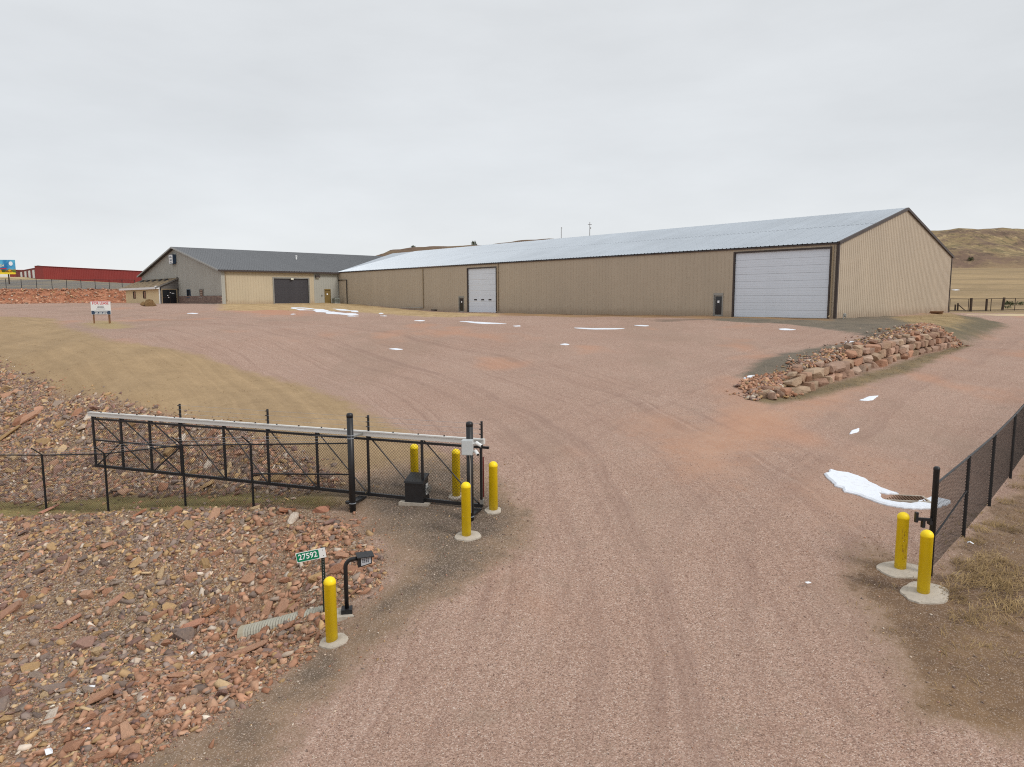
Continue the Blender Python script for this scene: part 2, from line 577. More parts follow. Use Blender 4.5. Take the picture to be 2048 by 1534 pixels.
# ------------------------------------------------------------------ ground sheet
REGION_PX = {
    "tan": [(-60, 634), (0, 632), (110, 637), (128, 655), (220, 682), (345, 697), (470, 735), (600, 768), (690, 800), (770, 842), (850, 885), (900, 925), (830, 940),
            (720, 950), (690, 968), (640, 940), (560, 900), (440, 852), (330, 832), (235, 806), (120, 796), (0, 740), (-60, 715)],
    "soil": [(600, 1000), (690, 962), (790, 925), (880, 915), (960, 925), (1020, 975), (1065, 1040), (1060, 1080), (1000, 1125), (905, 1185), (820, 1240), (740, 1325),
             (640, 1410), (500, 1560), (200, 1580), (400, 1450), (520, 1375), (600, 1320), (650, 1270), (700, 1215), (770, 1165), (775, 1110), (700, 1045)],
    "loam": [(1685, 1105), (1730, 1085), (1880, 1140), (1930, 1078), (1985, 1010), (2060, 930), (2500, 930), (2500, 1500), (2060, 1480), (1840, 1445), (1800, 1390), (1765, 1290), (1715, 1200)],
    "mound": [(1486, 752), (1502, 733), (1560, 709), (1640, 694), (1700, 686), (1735, 672), (1690, 664), (1630, 655), (1540, 646), (1430, 641), (1420, 635), (1500, 633), (1665, 638), (1760, 630),
              (1850, 634), (1890, 640), (1850, 660), (1760, 695), (1690, 726), (1600, 764), (1530, 763)],
    "verge": [(1496, 778), (1545, 788), (1590, 782), (1640, 772), (1700, 757), (1800, 725), (1915, 690), (1945, 690), (1830, 738), (1720, 772), (1620, 797), (1545, 810), (1505, 800)],
    "slope": [(1905, 628), (1960, 634), (2005, 646), (2012, 652), (1975, 668), (1930, 690), (1900, 690), (1850, 668), (1860, 640)],
    "straw": [(440, 608), (560, 605), (700, 606), (760, 613), (850, 622), (1000, 627), (1000, 633), (850, 634), (760, 628), (690, 622), (560, 620), (440, 622)],
    "straw_b": [(1780, 634), (1896, 625), (1918, 631), (1935, 640), (1905, 655), (1870, 650), (1830, 650)],
    "straw_c": [(1000, 626), (1430, 632), (1660, 636), (1660, 642), (1430, 637), (1200, 634), (1000, 631)],
    "clay": [(1478, 788), (1545, 812), (1620, 798), (1720, 772), (1690, 795), (1600, 840), (1540, 872), (1480, 900), (1400, 925), (1365, 905), (1390, 880), (1450, 850)],
    "clay_b": [(1720, 905), (1800, 930), (1910, 950), (1900, 1010), (1850, 1050), (1760, 1055), (1690, 1040), (1640, 990), (1640, 960)],
    "clay_d": [(1270, 835), (1330, 828), (1410, 852), (1490, 900), (1450, 965), (1380, 950), (1310, 900)],
    "clay_c": [(470, 612), (590, 612), (640, 618), (600, 630), (520, 628), (450, 620)],
    "ditch": [(-80, 985), (60, 1000), (170, 990), (260, 985), (400, 985), (520, 978), (610, 985), (690, 1005), (650, 1022), (600, 1018), (520, 1012), (362, 1028), (200, 1030), (0, 1040), (-80, 1050)],
    "rubble": [(-200, 1060), (0, 1036), (200, 1026), (362, 1024), (520, 1010), (600, 1014), (680, 1035), (760, 1105), (775, 1160), (700, 1210), (650, 1270), (600, 1325), (520, 1380), (400, 1455), (230, 1560), (-200, 1700)],
    "rubble_b": [(-80, 700), (0, 733), (120, 790), (235, 802), (330, 828), (440, 848), (560, 895), (640, 935), (690, 968), (640, 985), (520, 985), (400, 990), (260, 990), (170, 998), (60, 1004), (-80, 995)],
    "island": [(168, 646), (195, 640), (235, 643), (262, 655), (215, 658), (180, 653)],
    "wet": [(1310, 640), (1420, 636), (1420, 640), (1320, 644)],
}
REGION = {k: site_poly(v) for k, v in REGION_PX.items()}
REGION["field"] = np.array([(-45, 128), (-20, 116), (10, 112), (50, 99), (66, 100), (90, 95), (160, 90), (600, 60), (600, 700), (-57, 700)], float)
REGION["track"] = np.array([(46, 84), (55, 88), (75, 90), (130, 82), (130, 88), (78, 97), (56, 95), (44, 90)], float)


def axis(lo, hi, core_lo, core_hi, d0, g):
    a = list(np.arange(core_lo, core_hi, d0))
    x, d = core_hi, d0
    while x < hi:
        a.append(x)
        d *= g
        x += d
    a.append(hi)
    x, d = core_lo, d0
    b = []
    while x > lo:
        d *= g
        x -= d
        b.append(max(x, lo))
    return np.array(b[::-1] + a)


gx = axis(-420, 520, -19, 24, 0.2, 1.045)
gy = axis(-25, 700, 6, 48, 0.17, 1.02)
GX, GY = np.meshgrid(gx, gy)
GZ = ground_z(GX, GY)
nx, ny = len(gx), len(gy)
idx = np.arange(nx * ny).reshape(ny, nx)
quads = np.stack([idx[:-1, :-1], idx[:-1, 1:], idx[1:, 1:], idx[1:, :-1]], -1).reshape(-1, 4)
VX, VY = GX.ravel(), GY.ravel()

LANE_A = site_poly([(1290, 1534), (1270, 1300), (1230, 1100), (1150, 930), (1020, 830), (850, 750), (650, 685), (400, 645), (150, 622), (0, 618)])
LANE_B = site_poly([(1420, 1534), (1400, 1250), (1440, 1050), (1550, 930), (1700, 830), (1860, 750), (2040, 670)])


def ground_material():
    m = NT("ground_gravel_and_soil")
    pos = m.pos
    # pink crushed stone: three sizes of grain
    v1 = m.n.new("ShaderNodeTexVoronoi")
    v1.inputs["Scale"].default_value = 60
    m.l.new(pos, v1.inputs["Vector"])
    g1 = m.n.new("ShaderNodeSeparateColor")
    m.l.new(v1.outputs["Color"], g1.inputs[0])
    stone = m.ramp(g1.outputs[0], [(0.0, srgb(92, 75, 68)), (0.3, srgb(144, 116, 100)), (0.6, srgb(169, 140, 123)), (0.85, srgb(188, 161, 145)), (0.96, srgb(202, 184, 170)), (1.0, srgb(218, 206, 194))])
    v2 = m.voronoi(26, "Color")
    g2 = m.n.new("ShaderNodeSeparateColor")
    m.l.new(v2, g2.inputs[0])
    stone2 = m.ramp(g2.outputs[0], [(0.0, srgb(150, 120, 105)), (0.5, srgb(168, 140, 122)), (1.0, srgb(186, 156, 141))])
    gravel = m.mix(0.35, stone, stone2)
    big = m.noise(0.22, 4, 0.6)
    mid = m.noise(1.3, 4, 0.65)
    gravel = m.mix(m.rng(big, 0.32, 0.68, 0.0, 0.5), gravel, m.mix(1.0, gravel, (0.84, 0.77, 0.74, 1), "MULTIPLY"))
    gravel = m.mix(m.math("MULTIPLY", m.step(mid, 0.55, 0.72), 0.3), gravel, srgb(138, 120, 104))
    lowp = m.noise(0.09, 4, 0.6, m.scaled(pos, (1.6, 0.7, 1)))      # fines washed up into broad browner bands
    gravel = m.mix(m.math("MULTIPLY", m.step(lowp, 0.5, 0.66), 0.4), gravel, srgb(142, 120, 104))
    # clay showing through in soft patches
    cl = m.noise(0.16, 3, 0.5, m.scaled(pos, (1, 0.8, 1)))
    gravel = m.mix(m.math("MULTIPLY", m.step(cl, 0.57, 0.72), 0.45), gravel, srgb(182, 132, 103))
    # wheel tracks along the two lanes
    for nm, sc, amt, dark in (("lane_a", 1.9, 0.36, srgb(124, 96, 84)), ("lane_b", 1.9, 0.22, srgb(126, 98, 86)), ("lane_a", 0.8, 0.55, srgb(132, 106, 94)), ("lane_b", 0.8, 0.34, srgb(134, 108, 96)), ("lane_a", 2.6, 0.1, srgb(200, 175, 162))):
        d = m.attr(nm)
        wob = m.math("MULTIPLY_ADD", m.noise(0.12, 2, 0.5), 2.2, d)
        st = m.noise(sc, 3, 0.6, dims="1D", w=wob)
        near = m.step(m.math("ABSOLUTE", d), 13.0, 4.0)
        brk = m.rng(m.noise(0.5, 3, 0.6), 0.35, 0.65, 0.25, 1.0)
        k = m.math("MULTIPLY", m.math("MULTIPLY", m.step(st, 0.53, 0.68), near), m.math("MULTIPLY", brk, amt))
        gravel = m.mix(k, gravel, dark)
    col = gravel
    fine = m.noise(9, 5, 0.75)
    edge_n = m.noise(0.9, 5, 0.68)
    edge = m.math("ADD", m.math("MULTIPLY_ADD", edge_n, 2.0, -1.0), m.math("MULTIPLY_ADD", fine, 0.8, -0.4))
    speck = m.step(g1.outputs[1], 0.80, 0.86)              # single pale stones strewn over bare soil

    def region(col, nm, base, var, amp, soft, amt=1.0, specks=0.0, grain=6.0, depth=0.0):
        s = m.math("ADD", m.attr("sd_" + nm), m.math("MULTIPLY", edge, amp))
        k = m.math("MULTIPLY", m.step(s, -soft, soft), amt)
        n = m.noise(grain, 5, 0.72)
        n2 = m.noise(grain * 0.12, 3, 0.6)
        c = m.mix(m.rng(m.math("MULTIPLY_ADD", n2, 0.6, m.math("MULTIPLY", n, 0.4)), 0.36, 0.64, 0, 1), base, var)
        if depth:                                          # damp core, dry paler rim
            c = m.mix(m.math("MULTIPLY", m.step(m.math("MULTIPLY_ADD", m.math("MULTIPLY_ADD", edge_n, 2.0, -1.0), 1.6, m.attr("sd_" + nm)), depth, 0.0), 0.85), c, srgb(140, 116, 94))
        if specks:
            c = m.mix(m.math("MULTIPLY", speck, specks), c, srgb(186, 168, 154))
        return m.mix(k, col, c)
    col = region(col, "clay", srgb(170, 124, 97), srgb(184, 145, 120), 1.6, 1.2, 0.72, 0.4)
    col = region(col, "clay_b", srgb(166, 124, 100), srgb(172, 142, 122), 2.4, 1.6, 0.5, 0.4)
    col = region(col, "clay_d", srgb(168, 124, 98), srgb(178, 142, 120), 2.6, 1.5, 0.55, 0.4)
    col = region(col, "clay_c", srgb(178, 120, 92), srgb(176, 136, 110), 3, 2.0, 0.8, 0.2)
    # tan: dry dirt with graded lines
    d = m.math("MULTIPLY_ADD", m.noise(0.1, 2, 0.5), 2.0, m.attr("lane_a"))
    lines = m.noise(1.7, 4, 0.7, dims="1D", w=d)
    s = m.math("ADD", m.attr("sd_tan"), m.math("MULTIPLY", edge, 0.9))
    tanc = m.mix(m.rng(m.math("MULTIPLY_ADD", m.noise(0.5, 6, 0.75), 0.68, m.math("MULTIPLY", lines, 0.32)), 0.34, 0.66, 0, 1), srgb(144, 120, 90), srgb(174, 147, 112))
    tanc = m.mix(m.math("MULTIPLY", speck, 0.25), tanc, srgb(190, 170, 140))
    tanc = m.mix(m.rng(fine, 0.35, 0.65, 0, 0.35), tanc, srgb(128, 107, 80))
    col = m.mix(m.step(s, -0.5, 0.5), col, tanc)
    col = region(col, "island", srgb(150, 130, 94), srgb(164, 143, 106), 1.0, 0.8)
    col = region(col, "soil", srgb(80, 71, 62), srgb(112, 97, 80), 0.9, 0.35, 0.93, 0.5, 5.0, 1.2)
    col = region(col, "loam", srgb(90, 71, 56), srgb(128, 102, 76), 1.0, 0.4, 0.95, 0.35, 4.0, 0.6)
    col = region(col, "mound", srgb(86, 82, 72), srgb(114, 104, 88), 0.9, 0.5, 0.95, 0.3)
    col = region(col, "slope", srgb(86, 82, 66), srgb(112, 101, 78), 0.9, 0.8, 0.95, 0.1)
    col = region(col, "wet", srgb(92, 82, 72), srgb(120, 104, 90), 1.2, 0.8, 0.7)
    col = region(col, "verge", srgb(98, 88, 68), srgb(132, 114, 84), 0.45, 0.35, 0.95, 0.15)
    col = region(col, "straw", srgb(150, 126, 88), srgb(188, 162, 120), 1.8, 0.8, 0.9)
    col = region(col, "straw_b", srgb(132, 114, 82), srgb(168, 144, 106), 1.6, 0.8, 0.9)
    col = region(col, "straw_c", srgb(150, 122, 82), srgb(138, 106, 80), 0.8, 0.6, 0.85)
    col = region(col, "ditch", srgb(98, 92, 52), srgb(142, 126, 78), 0.5, 0.35, 0.95, 0.2)
    # soil between the rocks
    for nm in ("rubble", "rubble_b"):
        s = m.math("ADD", m.attr("sd_" + nm), m.math("MULTIPLY", edge, 0.35))
        c = m.mix(m.rng(m.noise(0.35, 4, 0.6), 0.4, 0.6, 0, 1), srgb(152, 117, 92), srgb(126, 109, 88))
        pb = m.n.new("ShaderNodeSeparateColor")
        m.l.new(m.voronoi(24, "Color"), pb.inputs[0])
        c = m.mix(0.62, c, m.ramp(pb.outputs[0], [(0, srgb(74, 62, 52)), (0.35, srgb(128, 104, 84)), (0.6, srgb(152, 122, 98)), (0.85, srgb(168, 150, 128)), (1, srgb(204, 190, 172))]))
        col = m.mix(m.step(s, -0.25, 0.25), col, c)
    # far field, its dirt track, the far bank and the upland behind it
    fn = m.noise(0.05, 5, 0.65, m.scaled(pos, (0.35, 1.2, 1)))
    fieldc = m.ramp(fn, [(0.3, srgb(128, 108, 84)), (0.45, srgb(146, 124, 94)), (0.6, srgb(166, 141, 106)), (0.75, srgb(138, 116, 98))])
    fieldc = m.mix(m.rng(m.noise(0.7, 4, 0.7), 0.4, 0.65, 0, 0.35), fieldc, srgb(112, 100, 64))
    fs = m.math("ADD", m.attr("sd_field"), m.math("MULTIPLY", edge, 3))
    col = m.mix(m.step(fs, -1.5, 1.5), col, fieldc)
    col = m.mix(m.step(m.math("ADD", m.attr("sd_track"), m.math("MULTIPLY", edge, 1)), -1, 1), col, srgb(192, 172, 138))
    sb = m.attr("sd_bank")
    bankc = m.ramp(m.noise(1.3, 5, 0.75), [(0.32, srgb(104, 66, 48)), (0.5, srgb(152, 98, 72)), (0.68, srgb(184, 138, 110))])
    col = m.mix(m.step(m.math("ADD", sb, edge), -0.6, 0.2), col, bankc)
    up = m.mix(m.rng(m.noise(0.12, 4, 0.6), 0.4, 0.65, 0, 1), srgb(112, 108, 104), srgb(136, 124, 104))
    col = m.mix(m.step(m.math("ADD", sb, m.math("MULTIPLY", edge, 1.5)), 5.5, 8.0), col, up)
    col = m.mix(m.step(m.math("ADD", sb, m.math("MULTIPLY", edge, 5)), 52, 60), col, srgb(176, 156, 118))
    h = m.math("ADD", m.math("MULTIPLY", v1.outputs["Distance"], -0.9), m.math("MULTIPLY", m.noise(5, 4, 0.6), 1.2))
    m.bump(h, 0.38, 0.03)
    return m.finish(col, 0.93, 0, 0.2)


MAT_GROUND = ground_material()
me = raw_mesh("ground", np.c_[VX, VY, GZ.ravel()], quads, MAT_GROUND, True)


def add_attr(me, name, val):
    a = me.attributes.new(name, "FLOAT", "POINT")
    a.data.foreach_set("value", np.asarray(val, np.float32).ravel())


for k, P in REGION.items():
    add_attr(me, "sd_" + k, np.clip(sd_poly(VX, VY, P), -60, 60))
for k, L in (("lane_a", LANE_A), ("lane_b", LANE_B)):
    add_attr(me, k, sd_line(VX, VY, L)[0])
add_attr(me, "sd_bank", np.clip(sd_line(VX, VY, BANK_LINE)[0], -80, 200))
ground = link_mesh("ground", me)
tag(ground, kind="structure")

# ------------------------------------------------------------------ hill behind the sheds
def px_height(px, py, Y):
    return CAM_Z + (597.3 - 0.00444 * (px - 1024) - py) / FOCAL * Y * 0.993


RIDGE_PX = [(560, 566), (640, 556), (735, 542), (775, 517), (796, 506), (850, 501), (872, 496), (945, 493), (990, 491), (1095, 487), (1200, 490), (1400, 492), (1600, 484), (1700, 468), (1800, 462), (1862, 461), (1950, 465), (2048, 468), (2250, 470), (2500, 478)]
HY = 430.0
rx = np.array([(p - 1024) / FOCAL * HY for p, _ in RIDGE_PX])
rz = np.array([px_height(p, y, HY) for p, y in RIDGE_PX])
hx = np.arange(-150, 480, 2.6)
hy = np.arange(300, 560, 3.2)
HX, HYY = np.meshgrid(hx, hy)


def fbm(x, y, seed, octaves=5, f=1.0, gain=0.55):
    r = np.random.default_rng(seed)
    out = np.zeros_like(x)
    a = 1.0
    for _ in range(octaves):
        for _ in range(4):
            th = r.uniform(0, 2 * np.pi)
            ph = r.uniform(0, 2 * np.pi)
            out += a * np.sin(f * (x * np.cos(th) + y * np.sin(th)) + ph) / 4
        f *= 2.03
        a *= gain
    return out


base = ground_z(HX, HYY) - 1.5
top = np.interp(HX, rx, rz)
nz = fbm(HX, HYY, 3, 5, 0.05)
prof = smooth(306, 432, HYY + nz * 14 + 8 * np.sin(HX * 0.06)) * smooth(600, 470, HYY)
prof = np.where(HYY > 432, np.minimum(prof, 1), prof)
HZ = base + (top - base) * prof + nz * 1.6 * prof * (1 - smooth(418, 432, HYY) * 0.8)
HZ = np.where(HYY > 431, np.minimum(HZ, top + 0.25 * fbm(HX, HYY, 5, 3, 0.4)), HZ)
hi_ = np.arange(HX.size).reshape(HX.shape)
hq = np.stack([hi_[:-1, :-1], hi_[:-1, 1:], hi_[1:, 1:], hi_[1:, :-1]], -1).reshape(-1, 4)
hm = NT("hill_grass_and_shale")
hsep = hm.n.new("ShaderNodeSeparateXYZ")
hm.l.new(hm.pos, hsep.inputs[0])
hn = hm.noise(0.045, 6, 0.7, hm.scaled(hm.pos, (1, 1, 2.2)))
hc = hm.ramp(hn, [(0.33, srgb(92, 76, 66)), (0.45, srgb(116, 97, 82)), (0.55, srgb(140, 121, 90)), (0.68, srgb(104, 96, 74))])
hc = hm.mix(hm.math("MULTIPLY", hm.step(hm.noise(0.3, 5, 0.75), 0.5, 0.64), 0.75), hc, srgb(80, 74, 58))
hc = hm.mix(hm.math("MULTIPLY", hm.step(hm.noise(0.17, 5, 0.75), 0.54, 0.66), 0.6), hc, srgb(176, 156, 116))
low = hm.step(hm.math("MULTIPLY_ADD", hm.noise(0.04, 3), 10, hsep.outputs["Z"]), 34, 24)
hc = hm.mix(hm.math("MULTIPLY", low, 0.6), hc, srgb(118, 96, 84))
foot = hm.step(hm.math("MULTIPLY_ADD", hm.noise(0.03, 3), 10, hsep.outputs["Z"]), 26, 20)
hc = hm.mix(foot, hc, srgb(172, 146, 106))
west = hm.step(hsep.outputs["X"], 150, 60)
hc = hm.mix(hm.math("MULTIPLY", west, 0.65), hc, srgb(98, 80, 68))
hm.bump(hm.noise(0.4, 4, 0.7), 0.5, 1.0)
MAT_HILL = hm.finish(hc, 0.95, 0, 0.1)
hill = link_mesh("hill", raw_mesh("hill", np.c_[HX.ravel(), HYY.ravel(), HZ.ravel()], hq, MAT_HILL, True))
tag(hill, kind="structure")

# ------------------------------------------------------------------ building materials
M_TAN = painted("tan_painted_steel", srgb(180, 165, 145), 0.55, 0, 0.035, 0.25, srgb(140, 120, 92), 0.12, sheets=True, splash=(3.58, 0.9, srgb(132, 106, 82), 0.4))
M_TANL = painted("cream_painted_steel", srgb(188, 173, 147), 0.55, 0, 0.04, 0.25, srgb(170, 146, 106), 0.12, sheets=True, splash=(4.74, 0.7, srgb(150, 120, 90), 0.4))
M_GREY = painted("grey_green_painted_steel", srgb(165, 163, 154), 0.55, 0, 0.04, 0.25, srgb(120, 116, 108), 0.12, sheets=True)
M_BROWN = painted("dark_brown_trim", srgb(66, 56, 52), 0.5, 0, 0.08, 1.5)
M_TRIM = painted("tan_trim", srgb(150, 132, 106), 0.5, 0, 0.05, 1.5)
M_GALV = painted("galvanised_roof_steel", srgb(172, 179, 186), 0.42, 0.25, 0.06, 0.12, srgb(160, 166, 172), 0.25, 0.5, sheets=True)
M_GREYROOF = painted("charcoal_roof_steel", srgb(104, 105, 107), 0.5, 0.1, 0.05, 0.2, srgb(90, 90, 92), 0.2, sheets=True)
M_WHITEDOOR = painted("white_door_steel", srgb(214, 220, 229), 0.45, 0, 0.03, 0.5, srgb(160, 160, 158), 0.15)
M_DARKDOOR = painted("dark_grey_door_steel", srgb(64, 62, 66), 0.5, 0, 0.08, 0.8)
M_ALU = painted("satin_aluminium", srgb(150, 148, 142), 0.4, 0.5, 0.06, 2)
M_WHITE = painted("white_paint", srgb(222, 222, 220), 0.55, 0, 0.03, 2, srgb(170, 165, 155), 0.2)
M_PAPER = painted("white_paper", srgb(235, 236, 238), 0.7, 0, 0.02, 2)
M_BLACK = painted("black_painted_steel", srgb(30, 30, 32), 0.42, 0.0, 0.15, 6, srgb(66, 58, 50), 0.3, 0.4)
M_OLIVE = painted("olive_door_paint", srgb(122, 100, 56), 0.5, 0, 0.06, 1)
M_CONC = painted("concrete", srgb(176, 166, 152), 0.9, 0, 0.12, 5, srgb(112, 100, 88), 0.5, 0.2, 0.01)
M_WOOD = painted("weathered_timber", srgb(126, 92, 66), 0.85, 0, 0.2, 3, srgb(80, 58, 44), 0.5, 0.1)
M_DARKWOOD = painted("dark_timber", srgb(70, 58, 50), 0.9, 0, 0.2, 3)
M_RED = painted("red_painted_steel", srgb(134, 54, 50), 0.5, 0, 0.06, 0.4)
M_NAVY = painted("navy_print", srgb(52, 70, 92), 0.5, 0, 0.02, 1)
M_REDPRINT = painted("red_print", srgb(196, 16, 40), 0.5, 0, 0.02, 1)
M_DARKPRINT = painted("dark_print", srgb(60, 62, 70), 0.5, 0, 0.02, 1)
M_GREENSIGN = painted("green_sign_sheeting", srgb(0, 120, 84), 0.4, 0, 0.04, 3)
M_GLOW = painted("lamp_lens", srgb(225, 222, 205), 0.3, 0, 0.02, 2)

gm = NT("dark_window_glass")
gv = gm.objvec()
M_GLASS = gm.finish(gm.mix(gm.noise(0.8, 2, 0.5, gv), (0.008, 0.009, 0.011, 1), (0.02, 0.022, 0.026, 1)), 0.08, 0, 0.5)

bm_ = NT("split_face_block")
bv = bm_.objvec()
bx = bm_.n.new("ShaderNodeTexBrick")
bx.inputs["Scale"].default_value = 1.0
bx.inputs["Brick Width"].default_value = 0.4
bx.inputs["Row Height"].default_value = 0.2
bx.inputs["Mortar Size"].default_value = 0.012
bx.inputs["Color1"].default_value = srgb(112, 90, 82)
bx.inputs["Color2"].default_value = srgb(138, 116, 104)
bx.inputs["Mortar"].default_value = srgb(92, 80, 74)
bsx = bm_.n.new("ShaderNodeSeparateXYZ")
bm_.l.new(bv, bsx.inputs[0])
bcx = bm_.n.new("ShaderNodeCombineXYZ")
bm_.l.new(bsx.outputs["Y"], bcx.inputs[0])
bm_.l.new(bsx.outputs["Z"], bcx.inputs[1])
bm_.l.new(bcx.outputs[0], bx.inputs["Vector"])
M_BLOCK = bm_.finish(bm_.mix(0.25, bx.outputs["Color"], bm_.noise(6, 4, 0.7, bv, "Color"), "SOFT_LIGHT"), 0.9)

sm = NT("brown_asphalt_shingle")
sv = sm.objvec()
scol = sm.ramp(sm.voronoi(4.5, "Color", sm.scaled(sv, (1, 0.6, 1))), [(0.1, srgb(98, 84, 68)), (0.5, srgb(132, 116, 94)), (0.9, srgb(150, 132, 108))])
M_SHINGLE = sm.finish(scol, 0.95, 0, 0.1)


def sheet(s0, s1, b0, b1, t0, t1, pitch=0.41, h=0.05, phase=0.0):
    """ribbed steel sheet in (s, out, t): bottom edge b0..b1, top edge t0..t1"""
    xs = [(s0, 0.0)]
    k = math.floor((s0 - phase) / pitch) - 1
    while True:
        c = phase + (k + 0.5) * pitch
        if c - 0.06 > s1: break
        for dx, o in ((-0.052, 0.0), (-0.03, h), (0.03, h), (0.052, 0.0)):
            x = c + dx
            if s0 + 1e-4 < x < s1 - 1e-4: xs.append((x, o))
        k += 1
    xs.append((s1, 0.0))
    xs.sort()
    V, F = [], []
    for x, o in xs:
        k = (x - s0) / (s1 - s0)
        V.append((x, o, b0 + (b1 - b0) * k))
        V.append((x, o, t0 + (t1 - t0) * k))
    for i in range(len(xs) - 1):
        F.append((2 * i, 2 * i + 2, 2 * i + 3, 2 * i + 1))
    return V, F


_panel_cache = {}


def panel_row(parent, name, mat, origin, sd, od, td, s0, s1, bot, top, openings=(), width=0.82, breaks=(), stagger=0.003, pick=None, rib=0.05):
    """one object per sheet; bot/top are functions of s or numbers"""
    origin, sd, od, td = Vector(origin), Vector(sd), Vector(od), Vector(td)
    fb = bot if callable(bot) else (lambda s: bot)
    ft = top if callable(top) else (lambda s: top)
    cuts = {s0, s1}
    s = s0
    while s < s1 - 0.05:
        cuts.add(round(s, 4))
        s += width
    for a, b, _, _ in openings:
        cuts |= {a, b}
    for b in breaks: cuts.add(b)
    cuts = sorted(c for c in cuts if s0 <= c <= s1)
    n = 0
    for a, b in zip(cuts[:-1], cuts[1:]):
        if b - a < 0.03: continue
        mid = (a + b) / 2
        iv = [(fb(a), fb(b), ft(a), ft(b))]
        for oa, ob, ta, tb in openings:
            if oa - 1e-3 <= mid <= ob + 1e-3:
                new = []
                for q in iv:
                    if tb < max(q[2], q[3]): new.append((max(q[0], tb), max(q[1], tb), q[2], q[3]))
                    if ta > min(q[0], q[1]) + 0.05: new.append((q[0], q[1], ta, ta))
                iv = new
        for q in iv:
            m_ = pick(mid) if pick else mat
            key = (name, m_.name, round(b - a, 3), tuple(round(x, 3) for x in q), tuple(sd), tuple(od), tuple(td), round(a % 0.41, 2))
            me_ = _panel_cache.get(key)
            if me_ is None:
                V, F = sheet(0, b - a, *q, h=rib, phase=-(a % 0.41))
                mb = MB()
                mb.add([sd * x + od * o + td * t for x, o, t in V], F)
                me_ = mb.mesh(name, m_)
                _panel_cache[key] = me_
            o = link_mesh(name, me_, None, parent)
            o.location = origin + sd * a + od * (stagger * (n % 2))
            n += 1


TH = 2.327995
ORG_S = Vector((26.370, 57.340, 3.5842))
SW, SL, SHE, SHR = 30.578, 79.34, 6.097, 10.033
shed = thing("steel_shed", "long tan ribbed steel shed with pale metal roof and two white overhead doors", "shed", ORG_S, TH)
BIG = (0.64, 9.08, 0.0, 5.66)
SMALL = (41.2, 46.6, 0.0, 5.52)
MAN1 = (10.12, 11.12, 0.0, 2.14)
MAN2 = (47.4, 48.5, 0.0, 2.10)
panel_row(shed, "siding_panel", M_TAN, (0, 0, 0), (1, 0, 0), (0, 1, 0), (0, 0, 1), 0.0, SL, -0.25, SHE - 0.02, (BIG, SMALL, MAN1, MAN2), rib=0.026)


def gable_top(s, W=SW, he=SHE, hr=SHR):
    return he + (hr - he) * (1 - abs(s - W / 2) / (W / 2)) - 0.04


panel_row(shed, "siding_panel", M_TAN, (0, 0, 0), (0, -1, 0), (-1, 0, 0), (0, 0, 1), 0.0, SW, -0.35, gable_top, breaks=(SW / 2,), rib=0.036)
MB().box((0, -SW - 0.02, -0.3), (SL, -SW, SHE)).build("back_wall", M_TAN, shed)
# roof
slope_len = math.hypot(SW / 2 + 0.12, SHR - SHE)
up_f = Vector((0, -(SW / 2 + 0.12), SHR - SHE)).normalized()
nf = Vector((0, SHR - SHE, SW / 2 + 0.12)).normalized()
panel_row(shed, "roof_panel", M_GALV, (-0.15, 0.12, SHE + 0.03), (1, 0, 0), nf, up_f, 0.0, SL + 0.15, 0.0, slope_len * 0.52)
panel_row(shed, "roof_panel", M_GALV, Vector((-0.15, 0.12, SHE + 0.03)) + nf * 0.014, (1, 0, 0), nf, up_f, 0.0, SL + 0.15, slope_len * 0.51, slope_len)
up_b = Vector((0, (SW / 2 + 0.12), SHR - SHE)).normalized()
nb = Vector((0, -(SHR - SHE), SW / 2 + 0.12)).normalized()
panel_row(shed, "roof_panel", M_GALV, (-0.15, -SW - 0.12, SHE + 0.03), (1, 0, 0), nb, up_b, 0.0, SL + 0.15, 0.0, lambda s: slope_len, width=2.46)
# roof carries on a little way over the office roof it runs into
mb = MB()
ry = -SW / 2
V = [(SL, 0.12, SHE + 0.03), (SL, ry, SHR + 0.035), (SL + 7, ry, SHR + 0.035), (SL, -SW - 0.12, SHE + 0.03)]
mb.add(V, [(0, 2, 1), (1, 2, 3)])
mb.build("valley_sheet", M_GALV, shed)
mb = MB()
for sg in (1, -1):
    for k in range(0, int(SL / 3.05)):
        pass
mb.add([(-0.17, ry + 0.2, SHR - 0.02), (SL, ry + 0.2, SHR - 0.02), (SL, ry, SHR + 0.075), (-0.17, ry, SHR + 0.075), (SL, ry - 0.2, SHR - 0.02), (-0.17, ry - 0.2, SHR - 0.02)],
       [(0, 1, 2, 3), (3, 2, 4, 5)])
mb.build("ridge_cap", M_GALV, shed)
for sg in (0, 1):                                          # rake trims of the near gable
    y0 = 0.16 if sg == 0 else -SW - 0.16
    MB().bar((-0.10, y0, SHE - 0.05), (-0.10, ry, SHR - 0.04), 0.17, 0.24).build("rake_trim", M_BROWN, shed)
MB().bar((-0.12, 0.10, SHE - 0.075), (SL, 0.10, SHE - 0.075), 0.07, 0.11).build("eave_trim", M_BROWN, shed)
MB().box((-0.06, -0.02, -0.3), (0.12, 0.07, SHE - 0.12)).box((-0.08, -0.16, -0.3), (-0.02, 0.06, SHE - 0.12)).build("corner_trim", M_BROWN, shed)
MB().box((-0.07, -SW - 0.05, -0.35), (0.05, -SW + 0.12, SHE - 0.1)).build("corner_trim", M_BROWN, shed)


